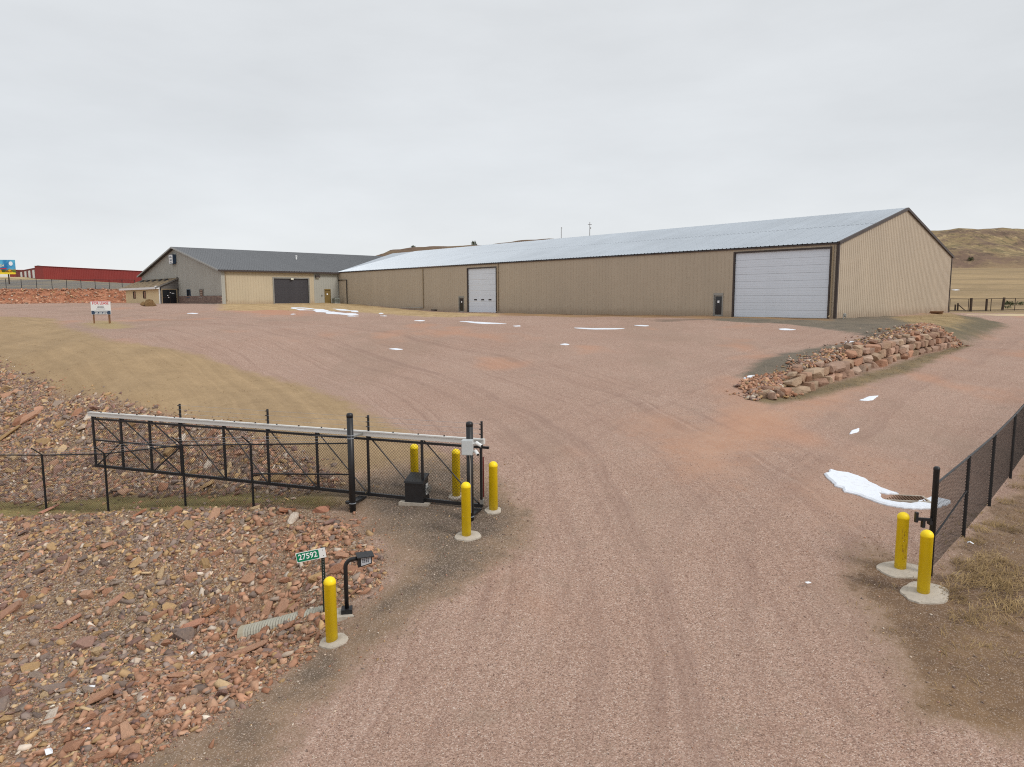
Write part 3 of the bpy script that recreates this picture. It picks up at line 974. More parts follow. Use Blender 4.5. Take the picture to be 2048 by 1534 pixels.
def overhead_door(parent, rect, n, mat, trim, y=-0.10, windows=None, name="overhead_door", label=None, tw=0.14):
    a, b, z0, z1 = rect
    d = bpy.data.objects.new(name, None)
    COL.objects.link(d)
    d.parent = parent
    d.location = (a, y, z0)
    if label: d["label"] = label
    w, hh = b - a, (z1 - z0) / n
    r = random.Random(int(a * 10))
    me_s = MB()
    me_s.box((0.02, -0.05, 0.006), (w - 0.02, 0.0, hh - 0.006))
    for q in (0.33, 0.66):
        me_s.box((0.03, 0.0, hh * q - 0.012), (w - 0.03, 0.006, hh * q + 0.012))
    sm_ = me_s.mesh("door_section", mat)
    for k in range(n):
        o = link_mesh("door_section", sm_, None, d)
        o.location = (0, r.uniform(-0.006, 0.006), k * hh)
        o.rotation_euler = (r.uniform(-0.008, 0.008), 0, 0)
    if windows:
        for wx, ww, wz, wh in windows:
            MB().box((wx, 0.002, wz), (wx + ww, 0.02, wz + wh)).build("door_window", M_GLASS, d)
    t = MB()
    t.box((a - tw, -0.12, z0 - 0.2), (a, 0.05, z1 + tw)).box((b, -0.12, z0 - 0.2), (b + tw, 0.05, z1 + tw)).box((a, -0.12, z1), (b, 0.05, z1 + tw))
    t.build("door_trim", trim, parent)
    return d


overhead_door(shed, BIG, 9, M_WHITEDOOR, M_BROWN, label="wide white sectional overhead door near the gable corner")
overhead_door(shed, SMALL, 8, M_WHITEDOOR, M_BROWN, windows=[(0.95, 0.55, 1.52, 0.16), (2.35, 0.55, 1.52, 0.16), (3.75, 0.55, 1.52, 0.16)], label="narrower white overhead door with three slit windows")


def man_door(parent, rect, frame, panel, glass, y=-0.06, notice=True, label=None):
    a, b, z0, z1 = rect
    d = bpy.data.objects.new("personnel_door", None)
    COL.objects.link(d)
    d.parent = parent
    d.location = (a, y, z0)
    if label: d["label"] = label
    w, h = b - a, z1 - z0
    f = MB()
    f.box((0, -0.05, 0), (0.07, 0.1, h)).box((w - 0.07, -0.05, 0), (w, 0.1, h)).box((0.07, -0.05, h - 0.2), (w - 0.07, 0.1, h))
    f.build("door_frame", frame, d)
    if glass:
        g = MB()
        g.box((0.07, -0.03, 0.0), (0.17, 0.02, h - 0.2)).box((w - 0.17, -0.03, 0.0), (w - 0.07, 0.02, h - 0.2)).box((0.17, -0.03, 0), (w - 0.17, 0.02, 0.16)).box((0.17, -0.03, h - 0.3), (w - 0.17, 0.02, h - 0.2))
        g.build("door_leaf", panel, d)
        MB().box((0.172, -0.02, 0.162), (w - 0.172, -0.008, h - 0.302)).build("glass", M_GLASS, d)
    else:
        MB().box((0.072, -0.04, 0.0), (w - 0.072, 0.0, h - 0.202)).build("door_leaf", panel, d)
    if notice:
        MB().box((w * 0.42, 0.0, h * 0.58), (w * 0.62, 0.008, h * 0.68)).build("notice", M_PAPER, d)
    MB().tube([(w - 0.13, 0.02, h * 0.46), (w - 0.13, 0.07, h * 0.46), (w - 0.22, 0.07, h * 0.46)], 0.016, 6).build("handle", M_ALU, d)
    return d


man_door(shed, MAN1, M_ALU, M_ALU, True)
man_door(shed, MAN2, M_ALU, M_ALU, True)


def downspout(parent, x, z0, z1, mat, foot=True, y=0.06):
    t = MB()
    t.box((x - 0.05, y, z0 + 0.25), (x + 0.05, y + 0.08, z1))
    if foot: t.bar((x, y + 0.04, z0 + 0.27), (x, y + 0.35, z0 + 0.12), 0.09, 0.07)
    return t.build("downspout", mat, parent)


downspout(shed, 0.36, 0, SHE - 0.2, M_TRIM)
downspout(shed, 40.72, 0, SHE - 0.2, M_TRIM)
o = downspout(shed, 56.2, 0.25, SHE - 0.2, M_TRIM, False)
MB().tube([(56.2, 0.12, 0.55), (57.5, 0.35, 0.5), (61.5, 0.6, 0.42), (64.5, 0.75, 0.35)], 0.05, 6).build("drain_pipe", M_ALU, shed)
MB().tube([(79.2, 0.14, 4.8), (76.6, 0.14, 4.8), (76.6, 0.14, 0.9)], 0.07, 8).build("conduit", M_BLACK, shed)
MB().box((53.2, 0.04, 0.02), (54.2, 0.3, 0.3)).build("wall_vent", M_BROWN, shed)
tag(shed, group=None)

# ------------------------------------------------------------------ grey office building
ORG_G = Vector((-41.811, 101.931, 4.7352))
GW, GL_, GHE, GHR = 37.27, 40.0, 4.848, 9.046
GS = 18.8
office = thing("office_building", "grey office building with charcoal metal roof, cream front panel and dark roller door", "building", ORG_G, TH + math.pi / 2)
ROLL_DOOR = (7.9, 13.55, 0.0, 3.77)
ODOOR = (16.28, 17.38, 0.0, 2.24)
panel_row(office, "siding_panel", M_GREY, (0, 0, 0), (-1, 0, 0), (0, 1, 0), (0, 0, 1), 0.0, GS - 0.08, -0.3, GHE - 0.03, (ROLL_DOOR, ODOOR),
          rib=0.026, breaks=(0.5, 14.5), pick=lambda s: M_TANL if 0.5 < s < 14.5 else M_GREY)
panel_row(office, "siding_panel", M_GREY, (0, 0, 0), (0, -1, 0), (1, 0, 0), (0, 0, 1), 0.0, GW, lambda s: 1.2 if s < 18.0 else -0.3,
          lambda s: gable_top(s, GW, GHE, GHR), ((14.1 - 1.5, 14.1, 0.95, 2.2), (7.1, 8.6, 0.95, 2.25)), breaks=(GW / 2, 17.99, 18.01), rib=0.028)
MB().box((-GL_, -0.2, -0.3), (-GS - 0.08, 0.0, GHE - 0.03)).build("hidden_wall", M_GREY, office)
MB().box((-GL_, -GW, -0.3), (-0.05, -GW + 0.02, GHE)).build("back_wall", M_GREY, office)
MB().box((0.0, -17.98, -0.3), (0.16, -0.0, 1.2)).build("block_wainscot", M_BLOCK, office)
g_sl = math.hypot(GW / 2 + 0.5, GHR - GHE)
g_up = Vector((0, -(GW / 2 + 0.5), GHR - GHE)).normalized()
g_n = Vector((0, GHR - GHE, GW / 2 + 0.5)).normalized()
panel_row(office, "roof_panel", M_GREYROOF, (0.6, 0.5, GHE + 0.03), (-1, 0, 0), g_n, g_up, 0.0, GL_ + 0.6, 0.0, lambda s: g_sl)
g_upb = Vector((0, (GW / 2 + 0.5), GHR - GHE)).normalized()
g_nb = Vector((0, -(GHR - GHE), GW / 2 + 0.5)).normalized()
panel_row(office, "roof_panel", M_GREYROOF, (0.6, -GW - 0.5, GHE + 0.03), (-1, 0, 0), g_nb, g_upb, 0.0, GL_ + 0.6, 0.0, lambda s: g_sl, width=2.46)
MB().add([(0.62, -GW / 2 + 0.2, GHR), (-GL_, -GW / 2 + 0.2, GHR), (-GL_, -GW / 2, GHR + 0.1), (0.62, -GW / 2, GHR + 0.1), (-GL_, -GW / 2 - 0.2, GHR), (0.62, -GW / 2 - 0.2, GHR)],
         [(0, 1, 2, 3), (3, 2, 4, 5)]).build("ridge_cap", M_GREYROOF, office)
MB().bar((0.6, 0.55, GHE - 0.06), (0.6, -GW / 2, GHR - 0.03), 0.10, 0.22).build("rake_trim", M_ALU, office)
MB().bar((0.6, -GW - 0.55, GHE - 0.06), (0.6, -GW / 2, GHR - 0.03), 0.10, 0.22).build("rake_trim", M_ALU, office)
MB().add([(0.0, 0.5, GHE - 0.12), (0.62, 0.5, GHE - 0.12), (0.62, -GW / 2, GHR - 0.12), (0.0, -GW / 2, GHR - 0.12), (0.62, -GW - 0.5, GHE - 0.12), (0.0, -GW - 0.5, GHE - 0.12)],
         [(0, 1, 2, 3), (3, 2, 4, 5)]).build("soffit", M_BROWN, office)
MB().bar((0.62, 0.54, GHE - 0.1), (-GS + 0.1, 0.54, GHE - 0.1), 0.08, 0.24).build("gutter", M_BROWN, office)
MB().box((-GS, 0.04, GHE - 0.2), (0.0, 0.5, GHE - 0.17)).build("eave_soffit", M_BROWN, office)
rd = overhead_door(office, (-13.55, -7.9, 0.0, 3.77), 14, M_DARKDOOR, M_ALU, y=-0.12, name="roller_door", label="dark grey slatted roller door", tw=0.2)
MB().box((-11.0, 0.06, 3.62), (-10.6, 0.22, 3.84)).build("door_lamp", M_GLOW, office)
man_door(office, (-17.38, -16.28, 0.0, 2.24), M_OLIVE, M_OLIVE, False, label="olive brown steel door")
wl_ = MB().box((-15.45, 0.04, 4.0), (-14.75, 0.34, 4.36)).build("wall_lamp", M_BROWN, office)
MB().box((-15.35, 0.06, 3.93), (-14.85, 0.30, 4.0)).build("lamp_lens", M_GLOW, wl_)
MB().box((-15.9, 0.03, 1.1), (-15.7, 0.1, 1.3)).build("socket_box", M_ALU, office)
vt = MB().lathe([(0.12, -0.2), (0.12, 0.55), (0.2, 0.56), (0.2, 0.7), (0.05, 0.75)], 8, (-17.2, -11.0, GHE + (GHR - GHE) * 11.3 / (GW / 2 + 0.5)))
vt.build("roof_vent", M_WHITE, office)
downspout(office, -0.62, 0.3, GHE - 0.2, M_TRIM)
MB().bar((-0.62, 0.12, GHE - 0.3), (-0.62, 0.5, GHE - 0.1), 0.09, 0.08).build("downspout_elbow", M_TRIM, office)
MB().box((0.0, -18.0, -0.3), (1.2, 1.0, 0.02)).build("foundation_strip", M_CONC, office)
for s0_ in (12.6, 7.1):
    f = MB()
    z0_, z1_ = 0.93, 2.24
    f.box((0.0, -s0_ - 1.5, z0_), (0.12, -s0_ - 1.42, z1_)).box((0.0, -s0_ - 0.08, z0_), (0.12, -s0_, z1_)).box((0.0, -s0_ - 1.42, z1_ - 0.08), (0.12, -s0_ - 0.08, z1_)).box((0.0, -s0_ - 1.42, z0_), (0.2, -s0_ - 0.08, z0_ + 0.08))
    w_ = f.build("window", M_NAVY if s0_ > 10 else M_ALU, office)
    MB().box((0.02, -s0_ - 1.418, z0_ + 0.082), (0.05, -s0_ - 0.082, z1_ - 0.082)).build("pane", M_GLASS, w_)
    if s0_ < 10:                                           # pale blind with dark bars behind this one
        b_ = MB()
        for k in range(4): b_.box((0.052, -s0_ - 1.4, z0_ + 0.15 + k * 0.27), (0.07, -s0_ - 0.5, z0_ + 0.33 + k * 0.27))
        b_.build("blind", painted("window_blind", srgb(150, 128, 112), 0.7), w_)

# sign box on the gable
sg = thing("wall_sign", "small white sign with dark blue box frame high on the grey gable", "sign", office.matrix_basis @ Vector((0.05, -19.2, 6.42)), TH + math.pi / 2)
MB().box((0.0, -0.95, 0), (0.5, 0.95, 1.5)).build("sign_box", M_NAVY, sg)
MB().box((0.5, -0.87, 0.07), (0.515, 0.87, 1.43)).build("sign_face", M_WHITE, sg)
mb = MB()
for z_, y0_, y1_ in ((1.12, -0.6, 0.3), (0.98, -0.6, 0.55), (0.62, -0.55, 0.5), (0.5, -0.5, 0.45), (0.22, -0.6, 0.6)):
    mb.box((0.516, y0_, z_), (0.52, y1_, z_ + 0.09))
mb.build("print_line", M_NAVY, sg)

# ------------------------------------------------------------------ entrance annex in front of the gable
annex = thing("entrance_annex", "low cream entrance annex with brown shingle roof and white fascia beside the grey gable", "annex", ORG_G, TH + math.pi / 2)
AX, A0, A1 = 3.0, -18.0, -36.5
aw = []
WINS = ((-26.4, -24.9), (-32.0, -30.6))
mb = MB()
edges = sorted([A0, A1] + [e for w in WINS for e in w])
for a, b in zip(edges[:-1], edges[1:]):
    if any(abs(a - w[0]) < 1e-6 for w in WINS):
        mb.box((AX - 0.2, a, -0.4), (AX, b, 0.86)).box((AX - 0.2, a, 2.08), (AX, b, 2.86))
    else:
        mb.box((AX - 0.2, a, -0.4), (AX, b, 2.86))
mb.build("front_wall", painted("cream_wall_board", srgb(220, 199, 158), 0.8, 0, 0.05, 0.6, srgb(150, 132, 102), 0.2), annex)
for w0, w1 in WINS:
    f = MB()
    f.box((AX - 0.1, w0, 0.86), (AX + 0.04, w0 + 0.1, 2.08)).box((AX - 0.1, w1 - 0.1, 0.86), (AX + 0.04, w1, 2.08)).box((AX - 0.1, w0 + 0.1, 1.98), (AX + 0.04, w1 - 0.1, 2.08)).box((AX - 0.1, w0 + 0.1, 0.86), (AX + 0.04, w1 - 0.1, 0.96))
    w_ = f.build("window", M_DARKWOOD, annex)
    MB().box((AX - 0.08, w0 + 0.102, 0.962), (AX - 0.04, w1 - 0.102, 1.978)).build("pane", painted("curtained_pane", srgb(134, 112, 100), 0.15, 0, 0.1, 2, None, 0, 0.5), w_)
# end wall of horizontal boards round the glazed door
M_BOARD = painted("grey_wall_board", srgb(112, 108, 104), 0.75, 0, 0.12, 1.2, srgb(90, 84, 78), 0.3)
DX0, DX1, DZ = 0.42, 2.55, 2.25
bh = 0.36
for k in range(-1, 12):
    z0_ = k * bh + 0.004
    z1_ = (k + 1) * bh - 0.02
    topz = lambda x: 4.08 - (4.08 - 2.9) * x / 3.0
    if z0_ > topz(0.1): break
    xr = 3.0
    if z1_ > 2.9: xr = max(0.25, (4.08 - z1_) / (4.08 - 2.9) * 3.0)
    if z1_ <= DZ + 0.1:
        for a, b in ((0.02, DX0 - 0.14), (DX1 + 0.14, 2.98)):
            MB().box((a, A0 - 0.06, z0_), (b, A0 + 0.02 + 0.006 * (k % 2), z1_)).build("board", M_BOARD, annex)
    else:
        MB().box((0.02, A0 - 0.06, z0_), (xr, A0 + 0.02 + 0.006 * (k % 2), z1_)).build("board", M_BOARD, annex)
MB().add([(0.0, A0 - 0.04, -0.4), (3.0, A0 - 0.04, -0.4), (3.0, A0 - 0.04, 2.88), (0.0, A0 - 0.04, 4.05)], [(0, 1, 2, 3)]).build("end_wall", M_BOARD, annex)
f = MB()
f.box((DX0 - 0.14, A0 - 0.03, -0.1), (DX0, A0 + 0.1, DZ + 0.14)).box((DX1, A0 - 0.03, -0.1), (DX1 + 0.14, A0 + 0.1, DZ + 0.14)).box((DX0, A0 - 0.03, DZ), (DX1, A0 + 0.1, DZ + 0.14))
ed = f.build("glazed_door", M_TRIM, annex)
MB().box((DX0, A0 - 0.03, -0.1), (DX1, A0 + 0.03, DZ)).build("glass", M_GLASS, ed)
MB().box((1.40, A0 + 0.03, 0.0), (1.46, A0 + 0.06, DZ - 0.01)).box((1.40, A0 + 0.03, 1.0), (DX1, A0 + 0.055, 1.06)).build("mullion", M_DARKWOOD, ed)
for x_, z_ in ((1.25, 1.7), (1.68, 1.25), (1.55, 0.95)):
    MB().box((x_, A0 + 0.062, z_), (x_ + 0.16, A0 + 0.07, z_ + 0.13)).build("notice", M_PAPER, ed)
MB().box((0.75, A0 + 0.062, 1.62), (1.15, A0 + 0.07, 1.72)).build("notice", M_PAPER, ed)
for x_ in (0.15, 2.78):
    MB().lathe([(0.06, 0), (0.06, 0.3), (0.02, 0.34)], 8, (x_, A0 + 0.1, 2.2)).build("wall_lamp", M_BLACK, annex)
rz_ = lambda x: 4.2 - (4.2 - 2.95) * x / 3.0
mb = MB()
xa, xb, ya, yb = 0.0, 3.7, A0 + 0.28, A1 - 1.1
mb.add([(xa, ya, rz_(xa)), (xb, ya, rz_(xb)), (xb, yb, rz_(xb)), (xa, yb, rz_(xa)), (xa, ya, rz_(xa) - 0.08), (xb, ya, rz_(xb) - 0.08), (xb, yb, rz_(xb) - 0.08), (xa, yb, rz_(xa) - 0.08)],
       [(0, 1, 2, 3), (7, 6, 5, 4), (0, 4, 5, 1), (1, 5, 6, 2), (2, 6, 7, 3)])
mb.build("roof", M_SHINGLE, annex)
MB().box((xb - 0.03, yb - 0.02, rz_(xb) - 0.34), (xb + 0.03, ya + 0.02, rz_(xb) - 0.005)).build("fascia", M_WHITE, annex)
MB().bar((3.7, ya + 0.03, rz_(3.7) - 0.17), (0.0, ya + 0.03, rz_(0) - 0.12), 0.05, 0.2).build("rake_board", M_BOARD, annex)
MB().box((3.0, A0 - 0.04, rz_(xb) - 0.30), (3.66, ya, rz_(3.0) - 0.1)).build("eave_return", M_WHITE, annex)
MB().box((2.94, A0 - 0.05, -0.3), (3.06, A0 + 0.07, 2.75)).build("corner_board", M_WHITE, annex)
for y_ in (-20.6, -23.6, -26.8, -30.2, -33.4):
    zz = rz_(0.9)
    MB().add([(0.6, y_, rz_(0.6)), (1.2, y_, rz_(1.2)), (1.2, y_ - 0.75, rz_(1.2)), (0.6, y_ - 0.75, rz_(0.6)), (0.75, y_ - 0.05, rz_(0.6) + 0.16), (1.22, y_ - 0.05, rz_(1.2) + 0.22), (1.22, y_ - 0.7, rz_(1.2) + 0.22), (0.75, y_ - 0.7, rz_(0.6) + 0.16)],
             [(4, 5, 6, 7), (0, 1, 5, 4), (1, 2, 6, 5), (2, 3, 7, 6), (3, 0, 4, 7)]).build("roof_vent", M_BLACK, annex)


# ------------------------------------------------------------------ far left: storage units, billboard, fence on the bank
def wall_box(name, label, cat, p0, p1, depth, z0, h, mat, doors=(), pitch=0.6, group=None):
    """long low building whose front runs from p0 to p1"""
    p0, p1 = Vector(p0), Vector(p1)
    d = (p1 - p0)
    L = d.length
    t = thing(name, label, cat, (p0.x, p0.y, z0), math.atan2(d.y, d.x), group)
    V, F = [], []
    n = int(L / pitch)
    xs = []
    for k in range(n):
        xs += [(k * pitch, 0), (k * pitch + 0.5 * pitch, 0), (k * pitch + 0.55 * pitch, -0.06), (k * pitch + 0.9 * pitch, -0.06)]
    xs.append((L, 0))
    mb = MB()
    V = []
    for x, o in xs: V += [(x, o, -1.0), (x, o, h)]
    mb.add(V, [(2 * i, 2 * i + 2, 2 * i + 3, 2 * i + 1) for i in range(len(xs) - 1)])
    mb.add([(0, 0, -1), (0, depth, -1), (0, depth, h + depth * 0.04), (0, 0, h), (L, 0, -1), (L, depth, -1), (L, depth, h), (L, 0, h)], [(0, 1, 2, 3), (4, 7, 6, 5), (1, 5, 6, 2)])
    mb.build("wall", mat, t)
    MB().add([(-0.2, -0.2, h), (L + 0.2, -0.2, h), (L + 0.2, depth / 2, h + depth * 0.06), (-0.2, depth / 2, h + depth * 0.06), (L + 0.2, depth + 0.2, h), (-0.2, depth + 0.2, h)], [(0, 1, 2, 3), (3, 2, 4, 5)]).build("roof", M_WHITE, t)
    MB().box((-0.2, -0.24, h - 0.1), (L + 0.2, -0.2, h + 0.02)).build("eave_trim", M_RED, t)
    for a, b, zt in doors:
        MB().box((a, -0.12, -0.6), (b, -0.07, zt)).build("roller_door", M_WHITE, t)
    return t


z185 = gz(-124, 186)
wall_box("storage_building", "long red steel storage building with pale roof edge on the rise behind the annex", "building", (-122.2, 185, 0), (-110.9, 236, 0), 2.6, z185 + 0.05, 3.25, M_RED)
wall_box("storage_building", "short red storage unit with four narrow white doors joined to the long red building", "building", (-148.4, 212, 0), (-125.0, 187, 0), 2.5, gz(-135, 200) - 0.3, 2.55, M_RED,
         ((9, 12, 2.1), (15.5, 18.5, 2.1), (21.5, 24.5, 2.1), (27.5, 30.5, 2.1)))
wall_box("storage_building", "distant red storage building with two wide white doors beside the billboard", "building", (-172, 222, 0), (-153, 226, 0), 9, gz(-160, 225) + 0.3, 2.7, M_RED,
         ((2.5, 7.0, 1.9), (9, 13.2, 1.9), (15.2, 18.3, 1.9)))
bb_r = Vector((-104.9, 150.0, 0))
bb = thing("billboard", "colourful billboard with large cream lettering above the far bank", "billboard", (bb_r.x - 9.4, bb_r.y - 2.0, gz(-111, 149)), math.atan2(2.0, 9.4))
bz0 = px_height(20, 549, 150) - bb.location.z
bz1 = px_height(20, 521, 150) - bb.location.z
BW = 9.6
M_BBSKY = NT("billboard_print")
_v = M_BBSKY.objvec()
_s = M_BBSKY.n.new("ShaderNodeSeparateXYZ")
M_BBSKY.l.new(_v, _s.inputs[0])
_low = M_BBSKY.ramp(M_BBSKY.voronoi(1.6, "Color"), [(0.2, srgb(60, 84, 30)), (0.45, srgb(150, 96, 24)), (0.65, srgb(226, 170, 40)), (0.9, srgb(90, 110, 40))])
_hi = M_BBSKY.ramp(M_BBSKY.noise(0.5, 3), [(0.35, srgb(34, 112, 168)), (0.6, srgb(96, 178, 208))])
_k = M_BBSKY.step(M_BBSKY.math("MULTIPLY_ADD", M_BBSKY.noise(0.7, 2), 1.2, _s.outputs["Z"]), bz0 + 1.5, bz0 + 1.75)
M_BBSKY = M_BBSKY.finish(M_BBSKY.mix(_k, _low, _hi), 0.5)
MB().box((0, -0.12, bz0), (BW, 0.12, bz1)).build("panel", M_BBSKY, bb)
MB().box((0, -0.15, bz0 - 0.02), (BW + 0.01, -0.121, bz0 + 0.36)).build("stripe", painted("yellow_print", srgb(238, 208, 50), 0.5), bb)
MB().box((BW - 4.6, -0.15, bz0 + 1.05), (BW - 1.6, -0.125, bz0 + 1.25)).build("stripe", painted("crimson_print", srgb(190, 40, 60), 0.5), bb)
text_mesh("lettering", "RUSH", 0.9, painted("cream_print", srgb(244, 232, 190), 0.5), bb, (BW - 2.85, -0.16, bz0 + 1.75), (math.pi / 2, 0, 0), 0.78)
MB().lathe([(0.75, 0), (0.75, 0.02)], 14, (0, 0, 0)).build("roundel", M_PAPER, bb).matrix_local = Matrix.Translation((BW - 0.75, -0.125, bz0 + 2.2)) @ Matrix.Rotation(math.pi / 2, 4, "X") @ Matrix.Diagonal((0.5, 0.6, 1, 1))
for x_ in (1.5, 4.8, 8.1):
    MB().tube([(x_, 0.25, -1), (x_, 0.25, bz1 - 0.3)], 0.14, 6).build("post", M_DARKWOOD, bb)

M_MESH = painted("black_vinyl_wire", srgb(26, 27, 29), 0.5, 0, 0.1, 3)


def chainlink(segs, spacing, r):
    """diamond wire cloth: segs = [(P0, P1, h0, h1)] lower corner points and heights at both ends"""
    mb_v, mb_f = [], []
    for P0, P1, h0, h1 in segs:
        P0, P1 = Vector(P0), Vector(P1)
        L = (P1 - P0).to_2d().length
        if L < 0.02: continue
        ex = Vector(((P1 - P0).x / L, (P1 - P0).y / L, 0))
        nn = Vector((-ex.y, ex.x, 0))
        H = (h0 + h1) / 2
        pt = lambda s, t: P0 + ex * s + Vector((0, 0, (P1.z - P0.z) * s / L + t * (h0 + (h1 - h0) * s / L) / H))
        for sg_ in (1, -1):
            c = -H if sg_ > 0 else 0.0
            end = L if sg_ > 0 else L + H
            k = c + spacing * 0.5
            while k < end:
                if sg_ > 0:
                    a, b = max(0, k), min(L, k + H)
                    qa, qb = (a, a - k), (b, b - k)
                else:
                    a, b = max(0, k - H), min(L, k)
                    qa, qb = (a, k - a), (b, k - b)
                if b - a > 0.01:
                    A_, B_ = pt(*qa), pt(*qb)
                    off = nn * (0.003 * sg_)
                    base_i = len(mb_v)
                    ax = Vector((0, 0, r))
                    for c_ in (A_, B_):
                        for o_ in (nn * r, -nn * r * 0.5 + ax * 0.87, -nn * r * 0.5 - ax * 0.87):
                            mb_v.append(tuple(c_ + off + o_))
                    for q in range(3):
                        mb_f.append((base_i + q, base_i + (q + 1) % 3, base_i + 3 + (q + 1) % 3, base_i + 3 + q))
                k += spacing
    return raw_mesh("chain_link_mesh", np.array(mb_v), np.array(mb_f), M_MESH)


def make_fence(name, label, pts, h, spacing, wire, post_r, rail_r, arms=None, mid_rail=None, mats=M_BLACK, posts=None, sink=0.3, group=None, bottom=0.03, top_wire=0, cap=True):
    """chain-link fence whose posts stand at the given ground points; every post, rail and bay of wire is its own part"""
    o = Vector(pts[0])
    t = thing(name, label, "fence", o, 0, group)
    L_ = [Vector(p) - o for p in pts]
    for i, p in enumerate(L_):
        if posts is not None and i in posts: continue
        m_ = MB().tube([(p.x, p.y, p.z - sink), (p.x, p.y, p.z + h)], post_r, 8)
        if arms is not None:
            a = arms
            m_.tube([(p.x, p.y, p.z + h), (p.x + a[0], p.y + a[1], p.z + h + a[2])], post_r * 0.55, 6)
        m_.build("post", mats, t)
    for a, b in zip(L_[:-1], L_[1:]):
        MB().tube([(a.x, a.y, a.z + h - 0.02), (b.x, b.y, b.z + h - 0.02)], rail_r, 6).build("top_rail", mats, t)
        d = (b - a)
        n_ = Vector((-d.y, d.x, 0)).normalized() * (post_r + 0.01)
        link_mesh("chain_link_mesh", chainlink([(a + n_ + Vector((0, 0, bottom)), b + n_ + Vector((0, 0, bottom)), h - bottom - 0.04, h - bottom - 0.04)], spacing, wire), None, t)
        if arms is not None and top_wire:
            for q in range(top_wire):
                k = (q + 0.6) / top_wire
                off = Vector((arms[0] * k, arms[1] * k, h + arms[2] * k))
                MB().tube([a + off, b + off], 0.004, 3).build("barbed_wire", M_GALV, t)
    return t


far_px = [(-8, 578), (23, 577.5), (53.5, 577), (83.5, 576.5), (114, 576), (143, 575.5), (171.5, 575), (199.5, 574.5), (227.5, 574), (253, 574), (278, 574)]
fp = []
for px_, py_ in far_px:                                    # along the lip of the bank
    k = (px_ - 1024) / FOCAL
    best = min(((abs(sd_line(np.array([k * y_]), np.array([y_]), BANK_LINE)[0][0] - 6.5), y_) for y_ in np.arange(112, 150, 0.1)))
    y_ = best[1]
    fp.append(Vector((k * y_, y_, gz(k * y_, y_))))
make_fence("chain_link_fence", "distant chain-link fence along the top of the red rock bank", fp, 1.85, 0.16, 0.006, 0.05, 0.03)

# boulders, air conditioner and pipework by the buildings
bpos = site1(303, 611)
M_BOULDER = painted("brown_boulder_stone", srgb(128, 104, 74), 0.95, 0, 0.3, 1.5, srgb(86, 68, 50), 0.6, 0.1, 0.05)


def rock_mesh(name, seed, n=14, flat=0.6, long_=1.0, jag=0.22, mat=None, sub=None):
    """one angular stone: the hull of a few points on a squashed box"""
    r = random.Random(seed)
    bm = bmesh.new()
    for k in range(n):
        p = Vector((r.uniform(-1, 1), r.uniform(-1, 1), r.uniform(-1, 1)))
        m = max(abs(p.x), abs(p.y), abs(p.z))
        p = p / m * (1 - r.uniform(0, jag))
        p = p.lerp(p.normalized(), r.uniform(0.1, 0.6))
        bm.verts.new((p.x * 0.5 * long_, p.y * 0.5 * r.uniform(0.75, 1), p.z * 0.5 * flat))
    res = bmesh.ops.convex_hull(bm, input=bm.verts)
    bmesh.ops.delete(bm, geom=[g for g in res["geom_interior"] if isinstance(g, bmesh.types.BMVert)], context="VERTS")
    if sub:
        bmesh.ops.subdivide_edges(bm, edges=bm.edges[:], cuts=sub, use_grid_fill=True)
        for v in bm.verts:
            v.co += v.co.normalized() * r.uniform(-0.035, 0.035)
    bmesh.ops.triangulate(bm, faces=bm.faces[:])
    me = bpy.data.meshes.new(name)
    bm.to_mesh(me)
    bm.free()
    if mat: me.materials.append(mat)
    return me


for k, (px_, py_, s_, lab) in enumerate([(302, 612, 1.25, "taller brown boulder in front of the entrance annex"), (288, 612.5, 1.0, "lower brown boulder lying against its taller neighbour before the annex")]):
    p = site1(px_, py_)
    b = link_mesh("boulder", rock_mesh("boulder", 40 + k, 22, 0.95 if k == 0 else 0.6, 1.0, 0.2, M_BOULDER, 1))
    b.location = p + Vector((0, 0, 0.3))
    b.scale = (s_, s_, s_)
    tag(b, lab, "boulder", "boulders by the annex")

ac_p = ORG_S + Matrix.Rotation(TH, 3, "Z") @ Vector((77.9, 1.4, 0))
ac = thing("condenser_unit", "grey green air conditioning condenser standing in the corner of the two buildings", "air conditioner", (ac_p.x, ac_p.y, gz(ac_p.x, ac_p.y)), TH)
M_AC = painted("condenser_paint", srgb(150, 158, 150), 0.5)
MB().box((-0.45, -0.42, 0.08), (0.45, 0.42, 0.86)).build("cabinet", M_AC, ac)
f = MB()
for k in range(7): f.box((-0.40, 0.421, 0.16 + k * 0.095), (0.40, 0.44, 0.2 + k * 0.095))
for k in range(7): f.box((-0.47, -0.38, 0.16 + k * 0.095), (-0.451, 0.38, 0.2 + k * 0.095))
f.build("grille", M_DARKWOOD, ac)
MB().lathe([(0.34, 0.86), (0.34, 0.9), (0.3, 0.91)], 14).build("fan_guard", M_DARKDOOR, ac)
MB().box((-0.6, -0.6, -0.2), (0.6, 0.6, 0.08)).build("concrete_pad", M_CONC, ac)

hp = site1(1689, 637)
hy_ = thing("gas_meter", "small grey gas meter and pipes at the foot of the shed gable near its corner", "gas meter", hp, TH)
MB().tube([(0, -0.25, -0.1), (0, -0.25, 0.28), (0, 0.25, 0.28), (0, 0.25, -0.1)], 0.04, 6).build("pipe", M_ALU, hy_)
MB().lathe([(0.11, 0.12), (0.13, 0.18), (0.13, 0.36), (0.06, 0.42)], 8).build("meter_body", M_ALU, hy_)
hp = site1(1873, 628)
pl = thing("pallet_board", "small heap of brown boards lying by the far end of the shed gable", "boards", hp, TH)
for k in range(3):
    o = MB().box((-0.6, -0.1 + k * 0.16, 0.0 + k * 0.1), (0.6, 0.04 + k * 0.16, 0.09 + k * 0.1)).build("board", M_WOOD, pl)
    o.rotation_euler = (0, 0, 0.35 * (k - 1))

